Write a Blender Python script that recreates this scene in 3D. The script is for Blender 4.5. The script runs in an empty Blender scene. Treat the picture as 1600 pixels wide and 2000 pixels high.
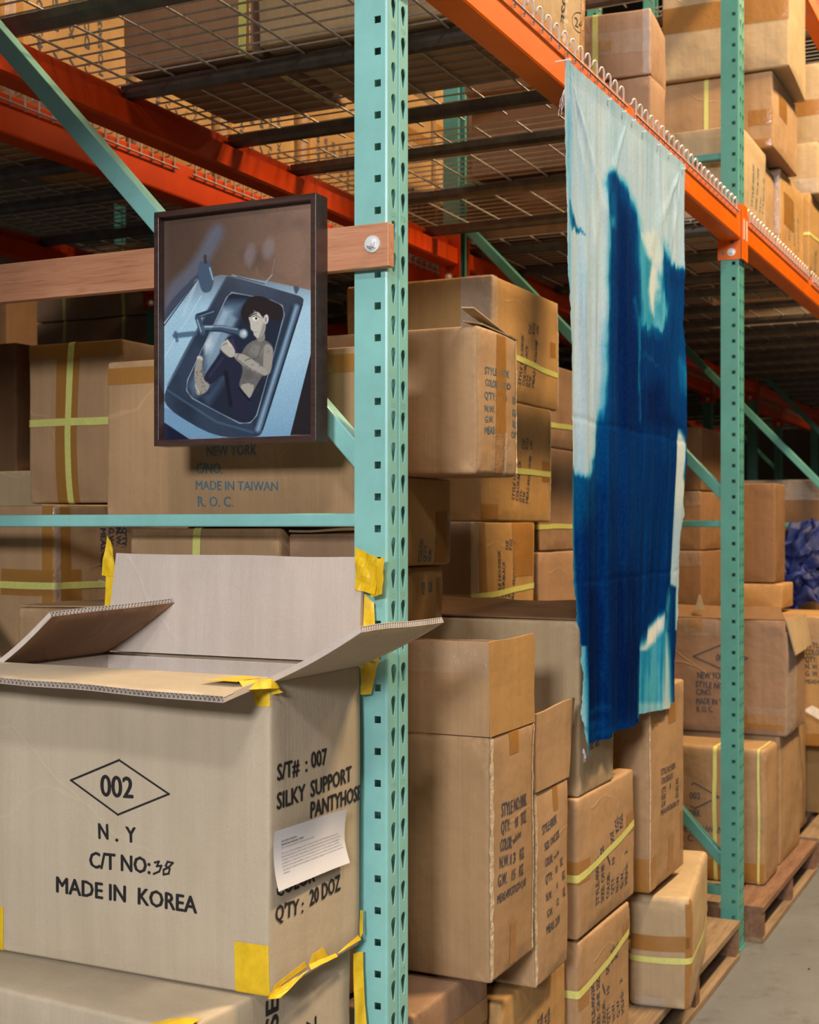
import bpy, bmesh, math, random
import numpy as np
from mathutils import Vector, Matrix, noise

# ---------------------------------------------------------------- view and light
TH = math.radians(25.93); VC, VS = math.cos(TH), math.sin(TH)
F, PX0, PY0, HC = 2674.0, 800.0, 1030.0, 1.3825      # lens in pixels of a 1600x2000 frame, eye height
col = bpy.context.scene.collection
sc = bpy.context.scene
cd = bpy.data.cameras.new('camera'); cam = bpy.data.objects.new('camera', cd); col.objects.link(cam)
cam.location = (0, 0, HC); cam.rotation_euler = (math.pi/2, 0, TH - math.pi/2)
cd.sensor_fit = 'HORIZONTAL'; cd.sensor_width = 36; cd.lens = F/1600*36; cd.shift_y = (PY0-1000)/1600
cd.clip_start = .05; cd.clip_end = 100
cd.dof.use_dof = True; cd.dof.focus_distance = 2.3; cd.dof.aperture_fstop = 11
sc.camera = cam
sc.view_settings.view_transform = 'Standard'; sc.view_settings.look = 'None'
sc.view_settings.exposure = 0.08; sc.view_settings.gamma = 1; sc.view_settings.use_curve_mapping = False
sc.cycles.use_denoising = True; sc.cycles.max_bounces = 6; sc.cycles.diffuse_bounces = 2
sc.cycles.transparent_max_bounces = 12; sc.cycles.sample_clamp_indirect = 4
w = bpy.data.worlds.new('world'); sc.world = w; w.use_nodes = True
w.node_tree.nodes['Background'].inputs[0].default_value = (1, .8, .6, 1)
w.node_tree.nodes['Background'].inputs[1].default_value = .008

def area(name, loc, target, sx, sy, power, color):
    l = bpy.data.lights.new(name, 'AREA'); l.shape = 'RECTANGLE'; l.size = sx; l.size_y = sy
    l.energy = power; l.color = color
    o = bpy.data.objects.new(name, l); col.objects.link(o); o.location = loc
    o.rotation_euler = (Vector(target)-Vector(loc)).to_track_quat('-Z', 'Y').to_euler()
    return o
# high-bay lamps of the aisle, and the daylight of the open door behind the camera
WARM = (1, .72, .40)
for x, p, c in ((1.0, 90, (1, .88, .76)), (4.3, 430, WARM), (7.8, 170, WARM), (11.5, 40, WARM)):
    area('aisle_lamp_light', (x, -1.1, 5.9), (x+.2, .3, 0), 1.2, .35, p, c)
area('dock_door_light', (-5.6, -.85, 3.35), (2.2, 1.1, 1.3), 1.0, .75, 400, (.98, .98, 1))
area('near_lamp_light', (-1.9, -.75, 4.3), (2.0, 1.0, 1.2), .5, .3, 62, (1, .96, .93))

# ---------------------------------------------------------------- geometry helpers
def at_y(px, c): s = (px-PX0)/F; return c*(VC+VS*s)/(VS-VC*s)
def at_x(px, X): s = (px-PX0)/F; return X*(VS-VC*s)/(VC+VS*s)
def dep(x, y): return VC*x+VS*y
def zr(py, x, y): return HC+(PY0-py)/F*dep(x, y)
def solve(px, x, y, ex, ey):
    s = (px-PX0)/F
    return (s*(VC*x+VS*y)-(VS*x-VC*y))/((VS*ex-VC*ey)-s*(VC*ex+VS*ey))
def ray_plane(px, py, P, N):
    s, t = (px-PX0)/F, (PY0-py)/F
    d = Vector((VC+s*VS, VS-s*VC, t)); o = Vector((0, 0, HC))
    return o+d*((P-o).dot(N)/d.dot(N))

def link(name, me, mat=None, parent=None, smooth=False):
    o = bpy.data.objects.new(name, me); col.objects.link(o)
    if mat is not None:
        for m in (mat if isinstance(mat, (list, tuple)) else [mat]): me.materials.append(m)
    if parent is not None: o.parent = parent
    if smooth: me.shade_smooth()
    return o
def tag(o, label=None, cat=None, group=None, kind=None):
    for k, v in (('label', label), ('category', cat), ('group', group), ('kind', kind)):
        if v: o[k] = v
    return o
def empty(name, loc, rz=0, label=None, cat=None, group=None):
    o = bpy.data.objects.new(name, None); col.objects.link(o); o.location = loc; o.rotation_euler = (0, 0, rz)
    o.empty_display_size = .05
    return tag(o, label, cat, group)
def copy_tree(o, parent=None):
    c = o.copy(); col.objects.link(c); c.parent = parent
    for ch in o.children: copy_tree(ch, c)
    return c

class MB:
    def __init__(s): s.v = []; s.f = []; s.m = []
    def add(s, vs, fs, m=0):
        b = len(s.v); s.v += [tuple(v) for v in vs]; s.f += [tuple(i+b for i in f) for f in fs]; s.m += [m]*len(fs)
    def box(s, a, b, m=0):
        x0, y0, z0 = a; x1, y1, z1 = b
        s.add([(x0,y0,z0),(x1,y0,z0),(x1,y1,z0),(x0,y1,z0),(x0,y0,z1),(x1,y0,z1),(x1,y1,z1),(x0,y1,z1)],
              [(3,2,1,0),(4,5,6,7),(0,1,5,4),(1,2,6,5),(2,3,7,6),(3,0,4,7)], m)
    def bar(s, p, q, w, h, up=(0,0,1), m=0):
        p, q = Vector(p), Vector(q); d = (q-p).normalized(); a = d.cross(Vector(up)).normalized(); u = a.cross(d)
        vs = [r+a*(i*w/2)+u*(j*h/2) for r in (p, q) for i, j in ((-1,-1),(1,-1),(1,1),(-1,1))]
        s.add(vs, [(0,1,2,3),(7,6,5,4),(4,5,1,0),(5,6,2,1),(6,7,3,2),(7,4,0,3)], m)
    def tube(s, pts, r, n=5, m=0, cap=True):
        pts = [Vector(p) for p in pts]; rings = []; prev = None
        for i, p in enumerate(pts):
            d = (pts[min(i+1, len(pts)-1)]-pts[max(i-1, 0)]).normalized()
            if prev is None:
                a = d.orthogonal().normalized()
            else:
                a = prev-d*prev.dot(d); a = a.normalized() if a.length > 1e-6 else d.orthogonal().normalized()
            prev = a; b = d.cross(a)
            rings.append([p+(a*math.cos(2*math.pi*k/n)+b*math.sin(2*math.pi*k/n))*r for k in range(n)])
        vs = [v for R in rings for v in R]; fs = []
        for i in range(len(pts)-1):
            for k in range(n):
                fs.append((i*n+k, i*n+(k+1)%n, (i+1)*n+(k+1)%n, (i+1)*n+k))
        if cap: fs += [tuple(range(n))[::-1], tuple(range((len(pts)-1)*n, len(pts)*n))]
        s.add(vs, fs, m)
    def grid(s, fn, nu, nv, m=0):
        vs = [fn(i/nu, j/nv) for j in range(nv+1) for i in range(nu+1)]
        fs = [(j*(nu+1)+i, j*(nu+1)+i+1, (j+1)*(nu+1)+i+1, (j+1)*(nu+1)+i) for j in range(nv) for i in range(nu)]
        s.add(vs, fs, m)
    def slab(s, fn, nfn, t, nu, nv, m=0, m2=None):
        "thick sheet: fn(u,v) centre surface, nfn(u,v) unit normal"
        m2 = m if m2 is None else m2
        b = len(s.v); n = (nu+1)*(nv+1)
        for sg in (1, -1):
            for j in range(nv+1):
                for i in range(nu+1):
                    s.v.append(tuple(fn(i/nu, j/nv)+nfn(i/nu, j/nv)*(sg*t/2)))
        I = lambda i, j, k: b+k*n+j*(nu+1)+i
        for j in range(nv):
            for i in range(nu):
                s.f.append((I(i,j,0),I(i+1,j,0),I(i+1,j+1,0),I(i,j+1,0))); s.m.append(m)
                s.f.append((I(i,j+1,1),I(i+1,j+1,1),I(i+1,j,1),I(i,j,1))); s.m.append(m2)
        for i in range(nu):
            s.f.append((I(i,0,1),I(i+1,0,1),I(i+1,0,0),I(i,0,0))); s.m.append(m)
            s.f.append((I(i,nv,0),I(i+1,nv,0),I(i+1,nv,1),I(i,nv,1))); s.m.append(m)
        for j in range(nv):
            s.f.append((I(0,j,0),I(0,j+1,0),I(0,j+1,1),I(0,j,1))); s.m.append(m)
            s.f.append((I(nu,j,1),I(nu,j+1,1),I(nu,j+1,0),I(nu,j,0))); s.m.append(m)
    def mesh(s, name='mesh'):
        me = bpy.data.meshes.new(name); me.from_pydata(s.v, [], s.f)
        if any(s.m): me.polygons.foreach_set('material_index', s.m)
        me.update(); return me
    def build(s, name, mat, parent=None, smooth=False): return link(name, s.mesh(name), mat, parent, smooth)

# ---------------------------------------------------------------- materials
def S(r, g, b):
    f = lambda c: ((c/255+.055)/1.055)**2.4 if c > 10 else c/255/12.92
    return (f(r), f(g), f(b), 1)
def newmat(name):
    m = bpy.data.materials.new(name); m.use_nodes = True; nt = m.node_tree
    return m, nt, nt.nodes['Principled BSDF']
def N(nt, t, **k):
    n = nt.nodes.new(t)
    for a, v in k.items():
        if a.startswith('i_'): n.inputs[int(a[2:]) if a[2:].isdigit() else a[2:]].default_value = v
        else: setattr(n, a, v)
    return n
def mixc(nt, fac, a, b, mode='MIX'):
    n = nt.nodes.new('ShaderNodeMix'); n.data_type = 'RGBA'; n.blend_type = mode
    for s_, v in ((0, fac), (6, a), (7, b)):
        if hasattr(v, 'type') and hasattr(v, 'is_linked'): nt.links.new(v, n.inputs[s_])
        else: n.inputs[s_].default_value = v
    return n.outputs[2]
def ramp(nt, src, p0, p1):
    n = nt.nodes.new('ShaderNodeMapRange'); n.inputs[1].default_value = p0; n.inputs[2].default_value = p1
    nt.links.new(src, n.inputs[0]); return n.outputs[0]
def noise_tex(nt, scale, vec=None, mscale=None, detail=4, rough=.6):
    tc = nt.nodes.new('ShaderNodeTexCoord'); src = tc.outputs['Object']
    if mscale:
        mp = nt.nodes.new('ShaderNodeMapping'); mp.inputs['Scale'].default_value = mscale
        nt.links.new(src, mp.inputs['Vector']); src = mp.outputs[0]
    n = N(nt, 'ShaderNodeTexNoise', i_Scale=scale, i_Detail=detail, i_Roughness=rough)
    nt.links.new(src, n.inputs['Vector']); return n.outputs['Fac']
def bump(nt, bs, srcs):
    prev = None
    for src, st, dist in srcs:
        b = N(nt, 'ShaderNodeBump', i_Strength=st, i_Distance=dist); nt.links.new(src, b.inputs['Height'])
        if prev: nt.links.new(prev, b.inputs['Normal'])
        prev = b.outputs[0]
    nt.links.new(prev, bs.inputs['Normal'])
def cardboard(name, c, stain=.25, streak=.35, rough=.72, flat=.55, wear=.7, crease=1.0):
    m, nt, bs = newmat(name)
    big = noise_tex(nt, 3.5, detail=5); blot = noise_tex(nt, 11, detail=6, rough=.7); fine = noise_tex(nt, 420, detail=2)
    strk = noise_tex(nt, 1, mscale=(170, 170, 2.2), detail=2); soft = noise_tex(nt, 1, mscale=(26, 26, 1.1), detail=3)
    dk = tuple(v*.62 for v in c[:3])+(1,); lt = tuple(min(1, v*1.22) for v in c[:3])+(1,)
    o = mixc(nt, ramp(nt, big, .3, .75), dk, lt)
    o = mixc(nt, flat, o, c)
    o = mixc(nt, ramp(nt, blot, .58, .78), o, mixc(nt, stain, c, tuple(v*.45 for v in c[:3])+(1,)))
    o = mixc(nt, ramp(nt, strk, .35, .7), mixc(nt, 1.0, o, (1-.16*streak,)*3+(1,), 'MULTIPLY'), o)
    o = mixc(nt, ramp(nt, soft, .35, .65), mixc(nt, 1.0, o, (.93,.92,.9,1), 'MULTIPLY'), o)
    o = mixc(nt, ramp(nt, fine, .35, .65), mixc(nt, 1.0, o, (.93,.93,.93,1), 'MULTIPLY'), o)
    oi = nt.nodes.new('ShaderNodeObjectInfo'); rr = ramp(nt, oi.outputs['Random'], 0, 1)
    o = mixc(nt, rr, mixc(nt, 1.0, o, (.88,.87,.85,1), 'MULTIPLY'), o)
    ge = nt.nodes.new('ShaderNodeNewGeometry'); mul = nt.nodes.new('ShaderNodeMath'); mul.operation = 'MULTIPLY'
    nt.links.new(ramp(nt, ge.outputs['Pointiness'], .516, .55), mul.inputs[0]); nt.links.new(ramp(nt, noise_tex(nt, 28, detail=6, rough=.7), .40, .60), mul.inputs[1])
    m2 = nt.nodes.new('ShaderNodeMath'); m2.operation = 'MULTIPLY'; m2.inputs[1].default_value = wear; nt.links.new(mul.outputs[0], m2.inputs[0])
    o = mixc(nt, m2.outputs[0], o, tuple(min(1, v*1.55+.03) for v in c[:3])+(1,))
    wv = nt.nodes.new('ShaderNodeTexVoronoi'); wv.feature = 'DISTANCE_TO_EDGE'; wv.inputs['Scale'].default_value = 3.2
    tc2 = nt.nodes.new('ShaderNodeTexCoord'); nz = N(nt, 'ShaderNodeTexNoise', i_Scale=4.0, i_Detail=3.0); nt.links.new(tc2.outputs['Object'], nz.inputs['Vector'])
    mx = nt.nodes.new('ShaderNodeMix'); mx.data_type = 'VECTOR'; mx.inputs[0].default_value = .12
    nt.links.new(tc2.outputs['Object'], mx.inputs[4]); nt.links.new(nz.outputs['Color'], mx.inputs[5]); nt.links.new(mx.outputs[1], wv.inputs['Vector'])
    cr = ramp(nt, wv.outputs['Distance'], 0, .012); mk = ramp(nt, noise_tex(nt, 2.6, detail=2), .50, .62)
    c3 = nt.nodes.new('ShaderNodeMath'); c3.operation = 'MULTIPLY'; inv = nt.nodes.new('ShaderNodeMath'); inv.operation = 'SUBTRACT'; inv.inputs[0].default_value = 1
    nt.links.new(cr, inv.inputs[1]); nt.links.new(inv.outputs[0], c3.inputs[0]); nt.links.new(mk, c3.inputs[1])
    o = mixc(nt, c3.outputs[0], o, mixc(nt, .22*crease, o, tuple(min(1, v*1.5+.02) for v in c[:3])+(1,)))
    wob = noise_tex(nt, 7, detail=3, rough=.5)
    nt.links.new(o, bs.inputs['Base Color']); bs.inputs['Roughness'].default_value = rough
    bs.inputs['Specular IOR Level'].default_value = .25
    bump(nt, bs, ((wob, .45*crease, .02), (c3.outputs[0], .5*crease, .0025), (strk, .10, .004), (blot, .22, .006), (fine, .06, .002)))
    return m
def plain(name, c, rough=.5, metal=0, spec=.5, nscale=None, namt=.15, bmp=0):
    m, nt, bs = newmat(name); bs.inputs['Roughness'].default_value = rough; bs.inputs['Metallic'].default_value = metal
    bs.inputs['Specular IOR Level'].default_value = spec
    n = noise_tex(nt, nscale or 20, detail=5)
    o = mixc(nt, ramp(nt, n, .3, .7), tuple(v*(1-namt) for v in c[:3])+(1,), tuple(min(1, v*(1+namt)) for v in c[:3])+(1,))
    nt.links.new(o, bs.inputs['Base Color'])
    if bmp: bump(nt, bs, ((n, bmp, .003),))
    return m
def paint(name, c, rust=(.05,.03,.02,1), wear=.72):
    m, nt, bs = newmat(name); bs.inputs['Roughness'].default_value = .36; bs.inputs['Specular IOR Level'].default_value = .5
    a = noise_tex(nt, 5, detail=6, rough=.7); b = noise_tex(nt, 38, detail=6, rough=.75)
    o = mixc(nt, ramp(nt, a, .3, .7), tuple(v*.85 for v in c[:3])+(1,), tuple(min(1, v*1.12) for v in c[:3])+(1,))
    o = mixc(nt, ramp(nt, b, wear, wear+.04), o, rust)
    nt.links.new(o, bs.inputs['Base Color']); bump(nt, bs, ((b, .04, .002),)); return m
def filmmat(name, c, alpha, rough=.12, bs_=.5):
    m, nt, bs = newmat(name); bs.inputs['Base Color'].default_value = c; bs.inputs['Alpha'].default_value = alpha
    bs.inputs['Roughness'].default_value = rough; bs.inputs['Specular IOR Level'].default_value = .8
    n = noise_tex(nt, 30, detail=5); bump(nt, bs, ((n, bs_, .01),)); return m

M = {}
M['tan'] = cardboard('cardboard_tan', S(184,148,110))
M['rosy'] = cardboard('cardboard_rosy', S(172,136,108))
M['gold'] = cardboard('cardboard_gold', S(190,148,94))
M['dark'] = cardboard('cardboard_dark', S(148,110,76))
M['beige'] = cardboard('cardboard_beige', S(200,184,160), stain=.06, streak=.1, flat=.75, crease=.25, wear=.35)
M['inner'] = cardboard('cardboard_inner', S(214,200,190), stain=.03, streak=.2, flat=.8, crease=.25, wear=.2)
M['pale'] = cardboard('cardboard_pale', S(196,170,134), stain=.15)
M['tornedge'] = plain('torn_cardboard_edge', S(190,170,140), .9, nscale=150, namt=.3, bmp=.4)
for k_, c_ in (('tan', S(184,148,110)), ('rosy', S(172,136,108)), ('gold', S(190,148,94)), ('dark', S(148,110,76)), ('pale', S(196,170,134)), ('inner', S(214,200,190))):
    M[k_+'_flap'] = cardboard('cardboard_flap_'+k_, c_, wear=0, crease=.6)
M['tape'] = filmmat('brown_packing_tape', S(176,122,56), .72, .22, .25)
M['cleartape'] = filmmat('clear_tape', S(205,190,170), .16, .1, .9)
M['film'] = filmmat('stretch_film', S(225,220,215), .24, .16, 1)
M['ytape'] = plain('yellow_tape', S(226,186,32), .42, nscale=60, namt=.12, bmp=.1)
M['strap'] = plain('yellow_strap', S(210,208,118), .42, nscale=120, namt=.08)
M['blackink'] = plain('black_ink', S(28,24,24), .7, nscale=150, namt=.3)
M['blueink'] = plain('blue_black_ink', S(66,66,78), .8, nscale=150, namt=.35)
M['fadeink'] = plain('faded_blue_ink', S(78,108,122), .8, nscale=90, namt=.3)
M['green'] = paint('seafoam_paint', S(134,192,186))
M['green_shaded'] = paint('seafoam_paint_shaded', S(86,152,138))  # same seafoam paint, darkened for the uprights that less light reaches
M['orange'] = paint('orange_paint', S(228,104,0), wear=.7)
M['orange_shaded'] = paint('orange_paint_shaded', S(206,64,6), wear=.7)  # same orange paint, with the shade on rear and far beams in its colour
M['wire'] = plain('galvanised_wire', S(182,174,166), .42, .25, nscale=80)
M['channel'] = plain('galvanised_channel', S(112,110,108), .42, .65, nscale=18, namt=.3, bmp=.1)
M['chrome'] = plain('zinc_bolt', S(232,235,235), .3, .25, nscale=80, namt=.05)
M['white'] = plain('white_paper', S(222,222,228), .7, nscale=12, namt=.03)
M['bluestrap'] = plain('blue_strap', S(40,80,140), .4)
M['paint_white'] = plain('label_white', S(200,198,190), .6)
def wood(name, c1, c2, mscale, rough=.5):
    m, nt, bs = newmat(name); bs.inputs['Roughness'].default_value = rough
    g = noise_tex(nt, 1, mscale=mscale, detail=6, rough=.65); h = noise_tex(nt, 1, mscale=tuple(v*5 for v in mscale), detail=3)
    o = mixc(nt, ramp(nt, g, .3, .7), c1, c2); o = mixc(nt, ramp(nt, h, .52, .7), o, mixc(nt, 1.0, o, (.72,.66,.6,1), 'MULTIPLY'))
    nt.links.new(o, bs.inputs['Base Color']); bump(nt, bs, ((h, .12, .002),)); return m
M['board'] = wood('okoume_board', S(178,118,84), S(206,148,112), (60, 2.5, 60))
M['walnut'] = wood('walnut_frame', S(52,36,34), S(78,56,50), (60, 6, 60), .34)
M['pallet'] = wood('pallet_wood', S(112,92,72), S(158,132,102), (3, 45, 45), .85); M['palletred'] = wood('pallet_wood_red', S(104,74,56), S(146,108,82), (4, 40, 40), .85)
M['black'] = plain('dark_inner_frame', S(14,12,14), .6)
def concrete():
    m, nt, bs = newmat('concrete_floor')
    a = noise_tex(nt, 1.3, detail=7, rough=.65); b = noise_tex(nt, 9, detail=7, rough=.75); c = noise_tex(nt, 160, detail=3)
    o = mixc(nt, ramp(nt, a, .3, .7), S(94,96,100), S(122,124,127))
    o = mixc(nt, ramp(nt, b, .55, .75), o, S(84,82,80)); o = mixc(nt, ramp(nt, c, .62, .72), o, S(144,142,138))
    nt.links.new(o, bs.inputs['Base Color']); bs.inputs['Roughness'].default_value = .6; bump(nt, bs, ((b, .12, .01), (c, .1, .002))); return m
M['floor'] = concrete()
M['wall'] = plain('wall_paint', S(70,62,54), .9, nscale=2)
M['ceil'] = plain('ceiling_deck', S(70,64,58), .9, nscale=2)

# ---------------------------------------------------------------- room shell
def shell(name, a, b, mat):
    m = MB(); m.box(a, b); o = m.build(name, mat); o['kind'] = 'structure'; return o
shell('floor', (-8, -5, -.1), (26, 12, 0), M['floor'])
shell('ceiling', (-8, -5, 6.6), (26, 12, 6.7), M['ceil'])
shell('wall_right', (-8, -5.1, 0), (26, -5, 6.6), M['wall'])
shell('wall_left', (-8, 12, 0), (26, 12.1, 6.6), M['wall'])
shell('wall_back', (-8.1, -5, 0), (-8, 12, 6.6), M['wall'])
shell('wall_front', (26, -5, 0), (26.1, 12, 6.6), M['wall'])

# ---------------------------------------------------------------- lettering
_fc = {}
def glyphs(txt, bold=0.0, res=3):
    k = (txt, bold, res)
    if k in _fc: return _fc[k]
    cu = bpy.data.curves.new('t', 'FONT'); cu.body = txt; cu.size = 1; cu.offset = bold; cu.resolution_u = res; cu.fill_mode = 'BOTH'
    o = bpy.data.objects.new('t', cu); col.objects.link(o)
    dg = bpy.context.evaluated_depsgraph_get(); me = bpy.data.meshes.new_from_object(o.evaluated_get(dg))
    vs = [(v.co.x, v.co.y) for v in me.vertices]; fs = [tuple(p.vertices) for p in me.polygons]
    bpy.data.objects.remove(o); bpy.data.curves.remove(cu); bpy.data.meshes.remove(me)
    if vs:
        x0 = min(v[0] for v in vs); x1 = max(v[0] for v in vs)
    else: x0, x1 = 0, 1
    _fc[k] = (vs, fs, x0, max(1e-6, x1-x0)); return _fc[k]
CAP = max(v[1] for v in glyphs('H')[0])

# ---------------------------------------------------------------- cartons
SEED = [0]
FACES = {'F': ((0,1,0),(-1,0,0)), 'A': ((1,0,0),(0,-1,0)), 'B': ((0,1,0),(1,0,0)), 'L': ((1,0,0),(0,1,0)), 'T': ((1,0,0),(0,0,1))}
class Box:
    """a carton: near corner (x0,y0), L along the aisle, W into the rack, Ht high, turned by yaw"""
    def __init__(s, name, label, x0, y0, z0, L, W, Ht, yaw=0, mat='tan', rad=.0065, amp=.004, bulge=.006, group=None,
                 open_top=False, cat='box', n=None, shear=(0, 0)):
        SEED[0] += 1; s.sd = Vector((SEED[0]*7.31, SEED[0]*3.17, SEED[0]*1.13))
        r = rad; s.L, s.W, s.H, s.r, s.amp, s.bl, s.shear = L, W, Ht, r, amp, bulge, shear
        s.x0, s.y0, s.z0, s.yaw = x0, y0, z0, math.radians(yaw)
        s.ex = Vector((math.cos(s.yaw), math.sin(s.yaw), 0)); s.ey = Vector((-math.sin(s.yaw), math.cos(s.yaw), 0))
        s.e = empty(name, (x0, y0, z0), s.yaw, label, cat, group)
        me = bpy.data.meshes.new('body'); bm = bmesh.new(); D = (L, W, Ht)
        def ticks(d):
            k = n or max(3, min(18, int(d/.03)))
            return [0, r*.12, r*.4, r] + [r+(d-2*r)*i/k for i in range(1, k)] + [d-r, d-r*.4, d-r*.12, d]
        T = s.T = [ticks(d) for d in D]
        for ax in range(3):
            for side in (0, 1):
                if open_top and ax == 2 and side == 1: continue
                a, b = (ax+1) % 3, (ax+2) % 3; g = []
                for u in T[a]:
                    row = []
                    for v in T[b]:
                        p = [0, 0, 0]; p[ax] = side*D[ax]; p[a] = u; p[b] = v
                        row.append(bm.verts.new(s.S(Vector(p))))
                    g.append(row)
                for i in range(len(g)-1):
                    for j in range(len(g[0])-1):
                        q = [g[i][j], g[i+1][j], g[i+1][j+1], g[i][j+1]]
                        bm.faces.new(q if side else q[::-1])
        bmesh.ops.remove_doubles(bm, verts=bm.verts, dist=1e-5)
        bm.to_mesh(me); bm.free()
        s.body = link('body', me, M[mat], s.e, smooth=True)
        if open_top:
            md = s.body.modifiers.new('s', 'SOLIDIFY'); md.thickness = .005; md.offset = -1
    def field(s, p):
        a = noise.noise_vector(p*5.5+s.sd)*s.amp + noise.noise_vector(p*14+s.sd)*(s.amp*.3)
        tx, ty, tz = (min(1, max(0, p[i]/d)) for i, d in enumerate((s.L, s.W, s.H)))
        sn = lambda t: math.sin(math.pi*t)
        b = Vector(((2*tx-1)*sn(ty)*sn(tz), (2*ty-1)*sn(tx)*sn(tz), 0))*s.bl
        a.z *= min(1, 5*tz*(1-tz))
        return a+b+Vector((s.shear[0]*tz, s.shear[1]*tz, 0))
    def S(s, p, off=0):
        r = s.r; D = (s.L, s.W, s.H)
        q = Vector([min(D[i]-r, max(r, p[i])) for i in range(3)]); d = p-q
        n = d.normalized() if d.length > 1e-9 else Vector((0, 0, 1))
        return q+n*(r+off)+s.field(p)
    def fp(s, face, u, v):          # face coordinates in metres, u left to right as seen, v up
        if face == 'F': return Vector((0, s.W-u, v))
        if face == 'A': return Vector((u, 0, v))
        if face == 'L': return Vector((s.L-u, s.W, v))
        if face == 'B': return Vector((s.L, u, v))
        return Vector((u, v, s.H))
    def px2f(s, face, px, py):
        n = {'F': -s.ex, 'A': -s.ey, 'T': Vector((0,0,1))}[face]
        o = Vector((s.x0, s.y0, s.z0+(s.H if face == 'T' else 0)))
        d = ray_plane(px, py, o, n)-o
        if face == 'F': return s.W-d.dot(s.ey), d.z
        if face == 'A': return d.dot(s.ex), d.z
        return d.dot(s.ex), d.dot(s.ey)
    def text(s, face, lines, mat='blueink', bold=.018, name='printed_text', off=.0008, sk=0):
        mb = MB()
        for ln in lines:
            t, p0, p1, cap = ln[:4]; bd = ln[4] if len(ln) > 4 else bold
            a = Vector(s.px2f(face, *p0)); b = Vector(s.px2f(face, *p1)); d = b-a; Ln = d.length; d /= Ln
            nrm = Vector((-d.y, d.x)); h = cap
            if cap > 1:
                wp = s.e.matrix_world @ s.fp(face, *a) if False else None
                P = ray_plane(p0[0], p0[1], Vector((s.x0, s.y0, s.z0)), {'F': -s.ex, 'A': -s.ey}[face])
                h = cap/F*dep(P.x, P.y)
            vs, fs, x0, wd = glyphs(t, 0, 2 if h < .03 else 4)
            k = Ln/wd; kv = h/CAP; sh = bd*h*1.2
            for ii, (ox, oy) in enumerate(((-1, 0), (1, 0), (0, .6), (0, -.6)) if bd else ((0, 0),)):
                out = []
                for x, y in vs:
                    q = a+d*((x-x0)*k+ox*sh)+nrm*(y*kv+oy*sh)
                    out.append(s.S(s.fp(face, q.x, q.y), off+ii*.00004))
                mb.add(out, fs)
        o = mb.build(name, M[mat], s.e); o['kind'] = 'stuff'; return o
    def lines(s, face, pls, w, mat='blackink', name='printed_mark', off=.0008, closed=True):
        mb = MB()
        for pl in pls:
            P = [Vector(s.px2f(face, *p)) for p in pl]; P = P+[P[0]] if closed else P
            for a, b in zip(P, P[1:]):
                d = (b-a).normalized(); n = Vector((-d.y, d.x))*w/2; e = d*w/2
                mb.add([s.S(s.fp(face, *(q)), off) for q in (a-e-n, b+e-n, b+e+n, a-e+n)], [(0,1,2,3)])
        return mb.build(name, M[mat], s.e)
    def patch(s, face, u0, v0, u1, v1, mat='tape', off=.0010, name='packing_tape', ragged=.0):
        Wd = {'F': s.W, 'B': s.W}.get(face, s.L); Hh = s.W if face == 'T' else s.H; mb = MB()
        tu = s.T[1] if face in 'FB' else s.T[0]; tv = s.T[1] if face == 'T' else s.T[2]
        def cut(t, a, b, D, flip=False):
            t = [D-q for q in t][::-1] if flip else t
            return [a]+[q for q in t if a+1e-4 < q < b-1e-4]+[b]
        us = cut(tu, max(0, u0)*Wd, min(1, u1)*Wd, Wd); vs_ = cut(tv, max(0, v0)*Hh, min(1, v1)*Hh, Hh)
        vv = [s.S(s.fp(face, a, b), off) for b in vs_ for a in us]; nu = len(us)
        mb.add(vv, [(j*nu+i, j*nu+i+1, (j+1)*nu+i+1, (j+1)*nu+i) for j in range(len(vs_)-1) for i in range(nu-1)])
        return mb.build(name, M[mat], s.e, smooth=True)
    def wrap_h(s, v, wd=.012, mat='strap', name='strap', off=.0014, t0=0, slope=0):
        "band round the four sides at height v"
        L, W, r = s.L, s.W, s.r; path = []
        path = [Vector((q, 0, 0)) for q in s.T[0][:-1]]+[Vector((L, q, 0)) for q in s.T[1][:-1]]+[Vector((q, W, 0)) for q in s.T[0][:0:-1]]+[Vector((0, q, 0)) for q in s.T[1][:0:-1]]
        vs = []
        for p in path:
            for dz in (-wd/2, wd/2): vs.append(s.S(Vector((p.x, p.y, v*s.H+dz+slope*p.x)), off))
        n = len(path); mb = MB(); mb.add(vs, [(2*i, 2*((i+1) % n), 2*((i+1) % n)+1, 2*i+1) for i in range(n)])
        return mb.build(name, M[mat], s.e, smooth=False)
    def wrap_v(s, axis, c, wd=.012, mat='strap', name='strap', off=.0014):
        "band round top and bottom: axis 'y' = plane y=c*W (crosses faces F,T,B), axis 'x' = plane x=c*L (crosses A,T,L)"
        D = s.L if axis == 'y' else s.W; path = []
        t1 = s.T[0] if axis == 'y' else s.T[1]; t2 = s.T[2]
        path = [(q, 0) for q in t1[:-1]]+[(D, q) for q in t2[:-1]]+[(q, s.H) for q in t1[:0:-1]]+[(0, q) for q in t2[:0:-1]]
        vs = []
        for q, z in path:
            for d in (-wd/2, wd/2):
                vs.append(s.S(Vector((q, c*s.W+d, z)) if axis == 'y' else Vector((c*s.L+d, q, z)), off))
        n = len(path); mb = MB(); mb.add(vs, [(2*i, 2*((i+1) % n), 2*((i+1) % n)+1, 2*i+1) for i in range(n)])
        return mb.build(name, M[mat], s.e)
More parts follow.
